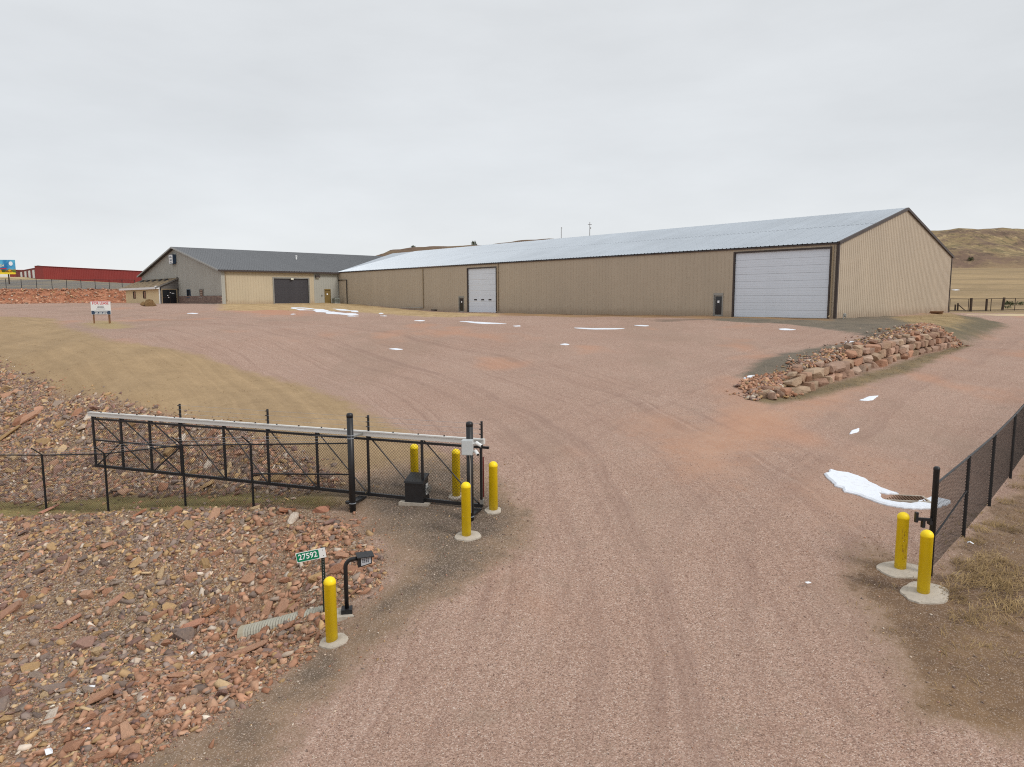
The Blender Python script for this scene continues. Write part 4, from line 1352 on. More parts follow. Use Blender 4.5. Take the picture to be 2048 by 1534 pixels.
# utility poles behind the shed roof
for px_, ptop, Y_, lab in ((1178, 447, 250, "taller utility pole with crossarm showing above the shed roof"), (1122, 457, 258, "plain utility pole beside the taller one above the shed roof")):
    X_ = (px_ - 1024) / FOCAL * Y_
    zt = px_height(px_, ptop, Y_)
    zb = gz(X_, Y_)
    t = thing("utility_pole", lab, "utility pole", (X_, Y_, zb), 0.3, "poles beyond the shed")
    MB().tube([(0, 0, -1), (0, 0, zt - zb)], [0.14, 0.09], 6).build("pole", M_DARKWOOD, t)
    if px_ > 1150:
        MB().box((-0.7, -0.06, zt - zb - 0.95), (0.7, 0.06, zt - zb - 0.82)).build("crossarm", M_DARKWOOD, t)
        MB().lathe([(0.14, zt - zb - 2.4), (0.14, zt - zb - 1.8)], 6, (0.35, 0, 0)).build("transformer", M_ALU, t)
    else:
        MB().tube([(0, 0, zt - zb - 0.3), (0.4, 0, zt - zb - 0.3)], 0.08, 5).build("insulator", M_ALU, t)

# ------------------------------------------------------------------ FOR LEASE board
lp = site1(204, 647)
ls = thing("lease_sign", "white FOR LEASE board on three timber posts in the gravel yard", "sign", lp, math.radians(4))
LW, LH, LB = 1.5, 1.06, 0.72
MB().box((-LW / 2, -0.02, LB), (LW / 2, 0.02, LB + LH)).build("board", M_WHITE, ls)
MB().box((-LW / 2 + 0.02, -0.026, LB + 0.015), (LW / 2 - 0.02, -0.0205, LB + 0.29)).build("blue_band", M_NAVY, ls)
MB().box((-LW / 2, -0.026, LB + LH - 0.03), (LW / 2, 0.024, LB + LH + 0.015)).build("top_edge", M_REDPRINT, ls)
R90 = (math.pi / 2, 0, 0)
text_mesh("lettering", "FOR LEASE", 0.29, M_REDPRINT, ls, (0, -0.024, LB + 0.88), R90, 0.9, depth=0.003, bold=0.015)
text_mesh("phone_number", "605-430-6246", 0.16, M_WHITE, ls, (0, -0.03, LB + 0.10), R90, 1.05, depth=0.003, bold=0.03)
f = MB()
for z_, w_ in ((0.65, 0.24), (0.56, 0.26), (0.43, 0.34)):
    f.box((-w_, -0.024, LB + z_ - 0.018), (w_, -0.0205, LB + z_ + 0.018))
f.build("small_print", M_DARKPRINT, ls)
MB().box((-0.5, -0.03, LB + 0.215), (0.5, -0.0265, LB + 0.245)).build("small_print", M_WHITE, ls)
for x_, y_ in ((-0.62, 0.06), (0.55, 0.06), (0.26, 0.75)):
    MB().box((x_ - 0.045, y_ - 0.035, -0.3), (x_ + 0.045, y_ + 0.035, LB + 0.3)).build("post", M_WOOD, ls)

# ------------------------------------------------------------------ yellow bollards
M_YEL = painted("yellow_bollard_sleeve", (0.92, 0.66, 0.006, 1), 0.42, 0, 0.03, 2, (0.5, 0.34, 0.02, 1), 0.12, 0.4, splash=(0.0, 0.22, srgb(150, 118, 70), 0.5))
BOLLARDS = [(664, 1284, 1.30, 0.27, "yellow bollard beside the keypad post and the green address sign"),
            (933, 1073, 1.33, 0.29, "yellow bollard standing in front of the slide gate's end post"),
            (987, 1021, 1.29, 0.22, "yellow bollard standing clear of the gate at the drive edge"),
            (913, 993, 1.31, 0.2, "yellow bollard behind the gate mesh nearest the control box post"),
            (830, 980, 1.30, 0.2, "yellow bollard behind the gate mesh and the black gate motor"),
            (1846, 1188, 1.30, 0.44, "yellow bollard with wide concrete footing in front of the fence end post"),
            (1800, 1139, 1.24, 0.42, "scuffed yellow bollard behind the one at the fence end post")]
for i, (px_, py_, h_, fr, lab) in enumerate(BOLLARDS):
    p = site1(px_, py_)
    t = thing("bollard", lab, "bollard", p, 0, "yellow bollards at the gateway")
    R_ = 0.112
    prof = [(R_, -0.25), (R_, h_ - R_ * 0.95 - 0.03), (R_ + 0.004, h_ - R_ * 0.95 - 0.028), (R_ + 0.004, h_ - R_ * 0.95)] + [((R_ + 0.004) * math.cos(a), h_ - R_ * 0.95 + R_ * 0.95 * math.sin(a)) for a in (0.25, 0.5, 0.78, 1.05, 1.3, 1.5)]
    MB().lathe(prof, 24).build("sleeve", M_YEL, t, True)
    # poured footing with an uneven outline
    r = random.Random(i + 3)
    n = 26
    ph = [r.uniform(0, 6.28) for _ in range(4)]
    V, F = [(0, 0, 0.055)], []
    for ring, (k, z) in enumerate(((0.55, 0.05), (0.92, 0.028), (1.0, -0.08))):
        for q in range(n):
            a = 2 * math.pi * q / n
            rr = fr * k * (1 + 0.1 * math.sin(a + ph[0]) + 0.07 * math.sin(2 * a + ph[1]) + 0.04 * math.sin(5 * a + ph[2]) + r.uniform(-0.03, 0.03) * (k > 0.6))
            x_, y_ = rr * math.cos(a) * 1.12, rr * math.sin(a) * 0.95
            V.append((x_, y_, gz(p.x + x_, p.y + y_) - p.z + z))
    for q in range(n):
        F.append((0, 1 + q, 1 + (q + 1) % n))
        for ring in range(2):
            a, b = 1 + ring * n + q, 1 + ring * n + (q + 1) % n
            F.append((a, a + n, b + n, b))
    MB().add(V, F).build("footing", M_CONC, t)
    if "scuffed" in lab:
        s_ = MB()
        for k in range(16):
            a = r.uniform(-2.1, -1.0)
            z_ = r.uniform(0.15, 0.85)
            c, sn = math.cos(a), math.sin(a)
            w_ = r.uniform(0.004, 0.009)
            s_.add([(R_ * 1.012 * c - w_ * sn * -1, R_ * 1.012 * sn + w_ * c * -1, z_), (R_ * 1.012 * c + w_ * sn * -1, R_ * 1.012 * sn - w_ * c * -1, z_), (R_ * 1.014 * c, R_ * 1.014 * sn, z_ + r.uniform(0.04, 0.16))], [(0, 1, 2)])
        s_.build("scuff_marks", painted("scuff", srgb(150, 112, 40), 0.8), t)

# ------------------------------------------------------------------ slide gate
GL = Vector((-13.42, 22.1, 0))
GR = Vector((-0.80, 17.5, 0))
gd = (GR - GL).normalized()
GLEN = (GR - GL).length
gate = thing("slide_gate", "long black truss slide gate with white track beam and chain-link infill", "gate", GL, math.atan2(gd.y, gd.x))


def gate_s(px):
    k = (px - 1024) / FOCAL
    # column of the survey photo meets the gate plane (height 1 m)
    D0 = _fw + _ri * k - _up * ((900 - 767) / FOCAL)
    t = (GL.x * gd.y - GL.y * gd.x) / (D0[0] * gd.y - D0[1] * gd.x)
    return (Vector((D0[0] * t, D0[1] * t, 0)) - GL).dot(gd)


Z0, Z1, ZC, ZM = 0.02, 1.77, 1.55, 0.86
ups = [gate_s(p) for p in (190, 245, 302, 362, 449, 536, 634, 736, 844, 962)]
# track beam (closed box with a lip) and the small bolts along it
MB().box((-0.12, -0.055, Z1 - 0.135), (GLEN + 0.1, 0.055, Z1)).box((-0.12, -0.075, Z1 - 0.025), (GLEN + 0.1, -0.055, Z1 + 0.004)).build("track_beam", painted("white_aluminium_track", srgb(206, 204, 199), 0.5, 0.0, 0.04, 1.0), gate)
bl = MB()
for k in range(18): bl.box((0.4 + k * 0.75, -0.03, Z1 + 0.001), (0.43 + k * 0.75, 0.0, Z1 + 0.03))
bl.build("track_bolts", M_BLACK, gate)
MB().bar((0, 0, ZC), (GLEN + 0.22, 0, ZC), 0.05, 0.06).build("top_chord", M_BLACK, gate)
MB().bar((-0.03, 0, Z0), (GLEN + 0.04, 0, Z0), 0.07, 0.085).build("bottom_chord", M_BLACK, gate)
MB().bar((ups[0], 0, ZM), (ups[3], 0, ZM), 0.045, 0.045).build("mid_rail", M_BLACK, gate)
EXT = {3: 0.42, 5: 0.42, 7: 0.42, 9: 0.44}
for i, s_ in enumerate(ups):
    m_ = MB().bar((s_, 0, Z0 + 0.04), (s_, 0, Z1 - 0.11), 0.055, 0.055)
    m_.build("upright", M_BLACK, gate)
    if i in EXT:
        e = MB().tube([(s_, 0.055, Z1 - 0.2), (s_, 0.055, Z1 + EXT[i])], 0.032, 8)
        for k in range(3): e.box((s_ - 0.05, 0.0, Z1 + 0.1 + k * 0.13), (s_ + 0.02, 0.04, Z1 + 0.12 + k * 0.13))
        e.build("barb_post", M_BLACK, gate)
BR = [(ups[0], Z1 - .12, ups[2], Z0), (ups[1], Z1 - .12, ups[3], Z0), (ups[2], Z1 - .12, ups[3], ZM), (ups[0], Z0, ups[1], ZM), (ups[2], Z0, ups[3], ZM)] + \
     [(ups[i], Z1 - .12, ups[i + 1], Z0) for i in range(3, 9)]
for a, za, b, zb in BR:
    MB().tube([(a + 0.03, 0, za), (b - 0.03, 0, zb)], 0.02, 6).build("brace", M_BLACK, gate)
for k in range(3):
    MB().tube([(ups[3], 0.02, Z1 + 0.12 + k * 0.13), (ups[5], 0.02, Z1 + 0.115 + k * 0.13), (ups[7], 0.02, Z1 + 0.12 + k * 0.13), (ups[9], 0.02, Z1 + 0.12 + k * 0.13)], 0.0035, 3).build("barbed_wire", M_GALV, gate)
link_mesh("chain_link_mesh", chainlink([((0, 0.045, Z0 + 0.02), (GLEN, 0.045, Z0 + 0.02), Z1 - 0.15, Z1 - 0.15)], 0.085, 0.0042), None, gate)
MB().tube([(ups[9] + 0.06, 0.0, 0.25), (ups[9] + 0.06, 0.0, 1.3)], 0.018, 6).build("safety_edge", painted("dark_red_edge_strip", srgb(96, 30, 28), 0.6), gate)
MB().box((GLEN - 0.02, -0.05, Z0 + 0.05), (GLEN + 0.07, 0.05, Z0 + 0.16)).build("end_roller", M_ALU, gate)

# the two posts that carry it
post_zs = []
for (X_, Y_), lab, hh in (((-4.26, 18.13), "thick black gate post with round cap half way along the slide gate", 2.65), ((-1.05, 16.95), "thick black gate post carrying the grey control box at the gate's end", 2.50)):
    z_ = gz(X_, Y_)
    t = thing("gate_post", lab, "gate post", (X_, Y_, z_), math.atan2(gd.y, gd.x), "posts of the slide gate")
    MB().lathe([(0.085, -0.4), (0.085, hh - 0.08)], 16).build("post", M_BLACK, t, True)
    MB().lathe([(0.088, hh - 0.12), (0.09, hh - 0.06), (0.075, hh - 0.015), (0.03, hh)], 16).build("cap", M_BLACK, t, True)
    zt = Z1 - z_ - 0.05
    for dz in (-0.05, 0.03):
        MB().lathe([(0.095, zt + dz - 0.008), (0.095, zt + dz + 0.008)], 12).build("bracket_strap", M_GALV, t)
    MB().box((-0.05, 0.08, zt - 0.05), (0.05, 0.56, zt + 0.0)).build("track_bracket", M_ALU, t)
    zb = Z0 - z_
    MB().box((-0.16, 0.05, zb - 0.12), (0.06, 0.6, zb - 0.07)).build("guide_bracket", M_BLACK, t)
    MB().lathe([(0.1, zb - 0.13), (0.1, zb - 0.07)], 12, (-0.12, 0.02, 0)).build("guide_roller", M_BLACK, t)
    MB().lathe([(0.095, zb - 0.11), (0.095, zb - 0.095)], 12).build("bracket_strap", M_GALV, t)
    post_zs.append(z_)
px2 = Vector((-1.05, 16.95, post_zs[1]))
cb = thing("control_box", "pale grey control box strapped to the gate's end post", "control box", px2 + Vector((-0.02, -0.2, 1.72)), math.radians(-8))
M_PGREY = painted("pale_grey_plastic", srgb(186, 190, 190), 0.5, 0, 0.03, 3)
MB().box((-0.15, -0.10, 0.0), (0.11, 0.10, 0.36)).build("enclosure", M_PGREY, cb)
MB().box((-0.135, -0.108, 0.015), (0.095, -0.101, 0.345)).build("cover", M_PGREY, cb)
MB().tube([(0.0, 0.09, 0.0), (0.02, 0.11, -0.25), (0.02, 0.11, -1.5)], 0.018, 6).build("conduit", M_ALU, cb)
for k, (dz, lab) in enumerate(((0.26, "upper white security camera beside the pale grey control box"), (0.06, "lower white security camera beside the pale grey control box"))):
    c = thing("security_camera", lab, "camera", cb.location + Vector((0.14, 0.02, dz)), math.radians(-25 - 30 * k), "cameras on the gate post")
    MB().tube([(-0.03, 0, 0), (0.08, 0, 0.01)], 0.022, 8).build("arm", M_WHITE, c)
    MB().tube([(0.06, 0, 0.03), (0.22, -0.03, -0.03)], [0.045, 0.04], 10).build("housing", M_WHITE, c)
    MB().tube([(0.219, -0.0298, -0.0296), (0.226, -0.031, -0.032)], 0.032, 10).build("lens", M_BLACK, c)

# gate motor
op_p = site1(834, 1003)
op = thing("gate_motor", "black gate motor cabinet on a concrete pad behind the slide gate", "gate motor", op_p, math.radians(-14))
MB().box((-0.42, -0.26, -0.15), (0.42, 0.34, 0.03)).build("concrete_pad", M_CONC, op)
V = [(-0.26, -0.2, 0.03), (0.26, -0.2, 0.03), (0.26, 0.24, 0.03), (-0.26, 0.24, 0.03), (-0.25, -0.2, 0.58), (0.25, -0.2, 0.58), (0.24, 0.22, 0.70), (-0.24, 0.22, 0.70)]
MB().add(V, [(0, 3, 2, 1), (4, 5, 6, 7), (0, 1, 5, 4), (1, 2, 6, 5), (2, 3, 7, 6), (3, 0, 4, 7)]).build("cabinet", M_BLACK, op)
MB().add([(-0.28, -0.23, 0.55), (0.28, -0.23, 0.55), (0.27, 0.25, 0.69), (-0.27, 0.25, 0.69), (-0.27, -0.22, 0.6), (0.27, -0.22, 0.6), (0.26, 0.24, 0.735), (-0.26, 0.24, 0.735)],
         [(0, 3, 2, 1), (4, 5, 6, 7), (0, 1, 5, 4), (1, 2, 6, 5), (2, 3, 7, 6), (3, 0, 4, 7)]).build("lid", M_BLACK, op)
MB().lathe([(0.05, 0), (0.05, 0.08), (0.09, 0.085), (0.09, 0.11)], 10).build("drive_wheel", M_ALU, op).matrix_local = Matrix.Translation((0.26, 0.05, 0.36)) @ Matrix.Rotation(math.pi / 2, 4, "Y")
MB().box((0.262, -0.02, 0.2), (0.275, 0.14, 0.5)).build("label_plate", M_WHITE, op)

# ------------------------------------------------------------------ fence running off from the gate post
f0, f1 = Vector((-4.26, 18.13)), Vector((-15.3, 22.33))
fd = (f1 - f0).normalized()
fpts = []
for s_ in (0.0, 3.3, 5.82, 9.0, 11.81, 15.0, 18.2, 21.4):
    q = f0 + fd * s_
    fpts.append(Vector((q.x, q.y, gz(q.x, q.y))))
lf = make_fence("chain_link_fence", "black chain-link fence with slanted barb arms along the ditch below the gate", fpts, 1.86, 0.078, 0.0032, 0.034, 0.022,
                arms=(-0.14, -0.26, 0.27), posts=(0,), top_wire=3)
a, b = fpts[0] - fpts[0], fpts[1] - fpts[0]
MB().tube([(a.x, a.y, a.z + 1.0), (b.x, b.y, b.z + 1.0)], 0.022, 6).build("mid_rail", M_BLACK, lf)

# fence on the other side of the drive
e0 = Vector((8.56, 13.81))
rpts = [Vector((8.56, 13.81)), Vector((10.5, 15.76)), Vector((12.63, 18.02)), Vector((14.75, 20.25)), Vector((16.85, 22.5)), Vector((19.0, 24.7)), Vector((21.1, 27.0)), Vector((23.2, 29.2)), Vector((25.4, 31.5))]
rpts = [Vector((p.x, p.y, gz(p.x, p.y))) for p in rpts]
rf = make_fence("chain_link_fence", "black chain-link fence climbing away from the two bollards beside the drive", rpts, 1.93, 0.07, 0.0032, 0.038, 0.024, posts=(0,))
MB().lathe([(0.058, -0.3), (0.058, 2.2), (0.062, 2.21), (0.062, 2.25), (0.04, 2.28)], 14).build("end_post", M_BLACK, rf, True)
d = rpts[1] - rpts[0]
MB().tube([(0, 0, 0.75), (d.x, d.y, d.z + 1.12)], 0.02, 6).build("brace", M_BLACK, rf)
lt = MB().bar((-0.05, -0.02, 1.18), (-0.34, -0.02, 1.20), 0.05, 0.06).box((-0.38, -0.05, 1.13), (-0.33, 0.02, 1.34)).box((-0.24, -0.05, 1.02), (-0.18, 0.02, 1.2)).box((-0.1, -0.06, 1.08), (-0.04, 0.05, 1.16))
lt.build("latch_catcher", M_BLACK, rf)

# ------------------------------------------------------------------ address sign, keypad post, culvert, drain grate
ap = site1(650, 1226)
ad = thing("address_sign", "green 27592 address plate on a dark punched steel post", "sign", ap, math.radians(12))
u_ = MB()
for a, b in (((-0.035, -0.002), (-0.018, 0.03)), ((-0.018, 0.026), (0.018, 0.032)), ((0.018, -0.002), (0.035, 0.03))):
    u_.box((a[0], a[1], -0.3), (b[0], b[1], 1.42))
u_.build("post", painted("dark_green_post", srgb(40, 50, 42), 0.6, 0, 0.2, 8), ad)
hol = MB()
for k in range(40): hol.lathe([(0.006, 0), (0.006, 0.002)], 6, (0, 0, 0)) if False else hol.box((-0.006, 0.0225, 0.05 + k * 0.034), (0.006, 0.0255, 0.062 + k * 0.034))
hol.build("punched_holes", M_WHITE, ad)
pl_ = thing
plate = bpy.data.objects.new("plate", None)
COL.objects.link(plate)
plate.parent = ad
plate.location = (0.01, -0.02, 1.31)
plate.rotation_euler = (0, math.radians(-8), 0)
MB().box((-0.54, -0.003, -0.105), (0.05, 0.003, 0.105)).build("backing", M_WHITE, plate)


def rounded(x0, x1, z0, z1, r, y0, y1, n=5):
    pts = []
    for cx, cz, a0 in ((x1 - r, z1 - r, 0), (x0 + r, z1 - r, 90), (x0 + r, z0 + r, 180), (x1 - r, z0 + r, 270)):
        for k in range(n + 1):
            a = math.radians(a0 + 90 * k / n)
            pts.append((cx + r * math.cos(a), cz + r * math.sin(a)))
    m = len(pts)
    V = [(p[0], y0, p[1]) for p in pts] + [(p[0], y1, p[1]) for p in pts]
    F = [tuple(range(m)), tuple(range(2 * m - 1, m - 1, -1))] + [(k, k + m, (k + 1) % m + m, (k + 1) % m) for k in range(m)]
    return MB().add(V, F)


rounded(-0.53, -0.085, -0.092, 0.092, 0.03, -0.0055, -0.0032).build("green_panel", M_GREENSIGN, plate)
text_mesh("number", "27592", 0.165, M_PAPER, plate, (-0.307, -0.0075, 0.0), R90, 0.92, depth=0.0015, bold=0.012)
for z_ in (-0.06, 0.06):
    MB().lathe([(0.008, 0), (0.008, 0.004)], 8).build("bolt", M_BLACK, plate).matrix_local = Matrix.Translation((0.0, -0.003, z_)) @ Matrix.Rotation(math.pi / 2, 4, "X")

kp = site1(694, 1226)
ks = thing("keypad_post", "black gooseneck keypad post with hooded box at the drive edge", "keypad", kp, math.radians(10))
MB().box((-0.24, -0.22, -0.22), (0.26, 0.24, 0.02)).build("concrete_pad", M_CONC, ks)
MB().box((-0.11, -0.11, 0.021), (0.11, 0.11, 0.11)).build("base_plate", M_BLACK, ks)
pts = [(0, 0, 0.1), (0, 0, 0.97)] + [(0.17 - 0.17 * math.cos(a), 0, 0.97 + 0.17 * math.sin(a)) for a in (0.3, 0.6, 0.9, 1.2, 1.57)] + [(0.28, 0, 1.14)]
MB().tube(pts, 0.043, 12).build("gooseneck", M_BLACK, ks, True)
hd = bpy.data.objects.new("keypad_box", None)
COL.objects.link(hd)
hd.parent = ks
hd.location = (0.36, 0.0, 1.12)
hd.rotation_euler = (0, math.radians(0), math.radians(10))
V = [(-0.12, -0.1, -0.13), (0.16, -0.1, -0.08), (0.16, 0.14, -0.08), (-0.12, 0.14, -0.13), (-0.12, -0.1, 0.08), (0.16, -0.1, 0.08), (0.16, 0.14, 0.08), (-0.12, 0.14, 0.08)]
BOXF = [(0, 3, 2, 1), (4, 5, 6, 7), (0, 1, 5, 4), (1, 2, 6, 5), (2, 3, 7, 6), (3, 0, 4, 7)]
MB().add(V, BOXF).build("housing", M_BLACK, hd)
MB().box((-0.14, -0.17, 0.081), (0.2, 0.16, 0.1)).build("hood", M_BLACK, hd)
MB().add([(-0.06, -0.106, -0.1), (0.14, -0.106, -0.06), (0.14, -0.106, 0.06), (-0.06, -0.106, 0.06), (-0.06, -0.101, -0.1), (0.14, -0.101, -0.06), (0.14, -0.101, 0.06), (-0.06, -0.101, 0.06)], BOXF).build("keypad_face", painted("pale_keypad_face", srgb(178, 182, 188), 0.35, 0.2, 0.1, 20), hd)
kk = MB()
for r_ in range(3):
    for c_ in range(4): kk.box((-0.035 + c_ * 0.035, -0.109, -0.035 + r_ * 0.03), (-0.012 + c_ * 0.035, -0.1062, -0.015 + r_ * 0.03))
kk.build("keys", M_DARKPRINT, hd)

cp0 = site1(490, 1268)
cp1 = site1(655, 1212)
cv = thing("culvert_pipe", "galvanised corrugated culvert pipe poking out of the stony bank", "pipe", cp0)
cdv = (cp1 - cp0)
cdv.z = min(cdv.z, 0.62)
Lc = cdv.length
ax_ = cdv.normalized()
prof_pts, prof_r = [], []
for k in range(int(Lc / 0.034) + 8):
    prof_pts.append(ax_ * (k * 0.034) + Vector((0, 0, -0.04)))
    prof_r.append(0.215 + 0.011 * (1 if k % 2 else -1))
MC = painted("weathered_galvanised_pipe", srgb(160, 156, 142), 0.65, 0.1, 0.12, 3, srgb(140, 122, 98), 0.5)
MB().tube(prof_pts, prof_r, 18, cap=False).build("pipe", MC, cv)
MB().tube([ax_ * -0.03 + Vector((0, 0, -0.04)), ax_ * 0.1 + Vector((0, 0, -0.04))], [0.235, 0.225], 18, cap=False).build("end_collar", painted("pale_collar_steel", srgb(170, 160, 138), 0.6, 0.1, 0.1, 4), cv)
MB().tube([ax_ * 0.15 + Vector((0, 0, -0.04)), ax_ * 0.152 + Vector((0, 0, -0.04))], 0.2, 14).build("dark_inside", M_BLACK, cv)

gp = site(*np.array([(1762, 994), (1800, 990), (1848, 997), (1812, 1010)]).T)
gc = gp.mean(0)
dg = thing("drain_grate", "rusty drain grate sunk in the gravel among the melting snow", "drain grate", gc, math.radians(-12))
M_RUST = painted("rusty_iron", srgb(98, 72, 52), 0.85, 0, 0.2, 6, srgb(60, 46, 36), 0.5)
MB().box((-0.6, -0.3, -0.2), (0.6, -0.25, 0.035)).box((-0.6, 0.25, -0.2), (0.6, 0.3, 0.035)).box((-0.6, -0.25, -0.2), (-0.55, 0.25, 0.035)).box((0.55, -0.25, -0.2), (0.6, 0.25, 0.035)).build("frame", M_CONC, dg)
MB().box((-0.55, -0.25, -0.15), (0.55, 0.25, 0.006)).build("sump", M_DARKWOOD, dg)
for k in range(14): MB().box((-0.52 + k * 0.079, -0.249, 0.008), (-0.48 + k * 0.079, 0.249, 0.03)).build("bar", M_RUST, dg)

# ------------------------------------------------------------------ field fence beyond the shed
fpx = [(1899, 623), (1936, 623), (1972, 622.5), (1981, 622), (2029, 621), (2075, 620), (2120, 619)]
pts = [site1(a, b) for a, b in fpx]
ff = thing("field_fence", "dark post and rail fence along the field beyond the shed", "fence", pts[0])
o_ = pts[0]
for i, (p, r_) in enumerate(zip(pts, (0.05, 0.07, 0.22, 0.07, 0.07, 0.07, 0.07))):
    q = p - o_
    MB().tube([(q.x, q.y, q.z - 0.5), (q.x, q.y, q.z + 1.95)], r_ * 0.8, 6).build("post", M_DARKWOOD, ff)
for q in (site1(1941, 622.5), site1(2004, 620.5)):
    v = q - o_
    MB().tube([(v.x, v.y, v.z - 0.5), (v.x + (0.2 if q.x > 75 else 0), v.y, v.z + 2.0)], 0.2, 6).build("post", M_DARKWOOD, ff)
for a, b in zip(pts[:-1], pts[1:]):
    for z_ in (1.9, 0.15):
        A_, B_ = a - o_, b - o_
        MB().tube([(A_.x, A_.y, A_.z + z_), (B_.x, B_.y, B_.z + z_)], 0.045, 5).build("rail", M_DARKWOOD, ff)
q0, q1 = site1(1910, 622), site1(1931, 623)
v0, v1 = q0 - o_, q1 - o_
for v, h in ((v0, 1.0), (site1(1915, 622) - o_, 1.2)):
    MB().tube([(v.x, v.y, v.z - 0.3), (v.x, v.y, v.z + h)], 0.13, 6).build("short_post", M_DARKWOOD, ff)
MB().tube([(v0.x + 0.4, v0.y, v0.z + 1.0), (v1.x, v1.y, v1.z + 0.1)], 0.07, 5).build("brace", M_DARKWOOD, ff)

# low green junipers in the field and a bush on the hill
M_LEAF = NT("juniper_leaf")
_c = M_LEAF.ramp(M_LEAF.noise(3, 3, 0.6), [(0.3, (0.05, 0.06, 0.03, 1)), (0.7, (0.11, 0.12, 0.06, 1))])
M_LEAF = M_LEAF.finish(_c, 0.9, 0, 0.1)


def shrub(p, w, h, n, lab, seed):
    t = thing("shrub", lab, "shrub", p, 0, "shrubs on the field and hill")
    r = random.Random(seed)
    MB().tube([(0, 0, -0.2), (0.05, 0, h * 0.5)], [0.08, 0.03], 5).build("stem", M_DARKWOOD, t)
    V, F = [], []
    for k in range(n):
        a, rr, z_ = r.uniform(0, 6.28), math.sqrt(r.random()), r.random() ** 0.8
        c = Vector((w / 2 * rr * math.cos(a) * (1.1 - 0.6 * z_), w / 2 * rr * math.sin(a) * (1.1 - 0.6 * z_), 0.05 + h * z_ * (0.75 + 0.25 * math.sin(a * 2 + seed))))
        s_ = 0.09 * (w + h) * r.uniform(0.5, 1)
        b_ = len(V)
        for q in range(3): V.append(c + Vector((r.uniform(-s_, s_), r.uniform(-s_, s_), r.uniform(-s_, s_))))
        F.append((b_, b_ + 1, b_ + 2))
    MB().add(V, F).build("foliage", M_LEAF, t)
    return t


shrub(site1(2018, 610), 2.6, 0.6, 130, "wide low green juniper behind the field fence", 1)
shrub(site1(2040, 610), 2.0, 0.55, 110, "second green juniper behind the field fence, close to the first", 2)
shrub(site1(2014, 617), 1.6, 0.5, 90, "small green juniper just behind a thick fence post", 3)
hp = None
for px_, py_, w, h, lab in ((1930, 524, 2.4, 2.2, "dark round bush alone on the bare hillside beyond the shed"), ):
    # find the hill surface under that sight line
    k = (px_ - 1024) / FOCAL
    best = None
    for y_ in np.arange(302, 430, 1.0):
        j = int(round((y_ - 300) / 3.2)); i = int(round((k * y_ + 150) / 2.6))
        d_ = abs(px_height(px_, py_, y_) - HZ[j, i])
        if best is None or d_ < best[0]: best = (d_, y_, HZ[j, i])
    shrub(Vector((k * best[1], best[1], best[2])), w * 1.3, h, 240, lab, 9)
for px_, lab in ((826, "small dark bush on the butte crest above the shed roof's end"), (951, "dark bush on the crest of the butte, nearer the poles")):
    X_ = (px_ - 1024) / FOCAL * 425
    i = int(round((X_ + 150) / 2.6)); j = int(round((428 - 300) / 3.2))
    shrub(Vector((hx[i], hy[j], HZ[j, i])), 4.0, 2.6, 200, lab, px_)

# ------------------------------------------------------------------ stone: wall, loose rocks, rubble
rk = NT("loose_rock")
oi = rk.n.new("ShaderNodeObjectInfo")
rv = rk.objvec()
rc = rk.mix(rk.rng(rk.noise(3.0, 4, 0.7, rv), 0.3, 0.7, 0, 0.55), oi.outputs["Color"], rk.mix(1.0, oi.outputs["Color"], (0.66, 0.64, 0.62, 1), "MULTIPLY"))
rc = rk.mix(rk.rng(rk.noise(5, 5, 0.7, rv), 0.35, 0.75, 0.0, 0.4), rc, srgb(178, 150, 126))
rk.bump(rk.noise(5, 6, 0.75, rv), 0.9, 0.06)
M_ROCK = rk.finish(rc, 0.93, 0, 0.15)

rs = NT("rubble_stone")
rcol = rs.attr("stone_colour", "Color")
rcc = rs.mix(rs.rng(rs.noise(22, 4, 0.7), 0.3, 0.7, 0, 0.55), rcol, rs.mix(1.0, rcol, (0.64, 0.62, 0.60, 1), "MULTIPLY"))
rcc = rs.mix(rs.rng(rs.noise(2.5, 5, 0.7), 0.35, 0.75, 0.05, 0.4), rcc, srgb(174, 148, 124))
rs.bump(rs.noise(45, 3, 0.7), 0.5, 0.012)
M_RUBBLE = rs.finish(rcc, 0.94, 0, 0.12)

RUSTS = [srgb(174, 126, 100), srgb(186, 141, 115), srgb(157, 110, 85), srgb(196, 153, 125)]
GREYS = [srgb(142, 126, 118), srgb(124, 110, 104), srgb(156, 140, 128), srgb(116, 98, 94)]
TANS = [srgb(190, 156, 112), srgb(198, 170, 132), srgb(172, 140, 98)]
MAUVE = [srgb(132, 104, 98), srgb(146, 112, 102), srgb(160, 126, 114)]
PALE = [srgb(214, 200, 184), srgb(204, 184, 164)]


def pick_col(r, w):
    k = r.random()
    acc = 0
    for grp, p in zip((RUSTS, GREYS, TANS, MAUVE, PALE), w):
        acc += p
        if k < acc: return grp[int(r.random() * len(grp)) % len(grp)]
    return MAUVE[0]


VAR = []
for k in range(12):
    m_ = rock_mesh("rock_variant", 100 + k, 12 + k % 4, (0.42, 0.55, 0.7, 0.35)[k % 4], (1.0, 1.35, 0.9)[k % 3])
    v = np.empty(len(m_.vertices) * 3, np.float32)
    m_.vertices.foreach_get("co", v)
    f = np.array([tuple(p.vertices) for p in m_.polygons], np.int32)
    VAR.append((v.reshape(-1, 3), f))
    bpy.data.meshes.remove(m_)
VARS = []
for k in range(8):
    m_ = rock_mesh("pebble_variant", 200 + k, 8, (0.5, 0.65)[k % 2], (1.0, 1.3)[k % 2])
    v = np.empty(len(m_.vertices) * 3, np.float32)
    m_.vertices.foreach_get("co", v)
    f = np.array([tuple(p.vertices) for p in m_.polygons], np.int32)
    VARS.append((v.reshape(-1, 3), f))
    bpy.data.meshes.remove(m_)


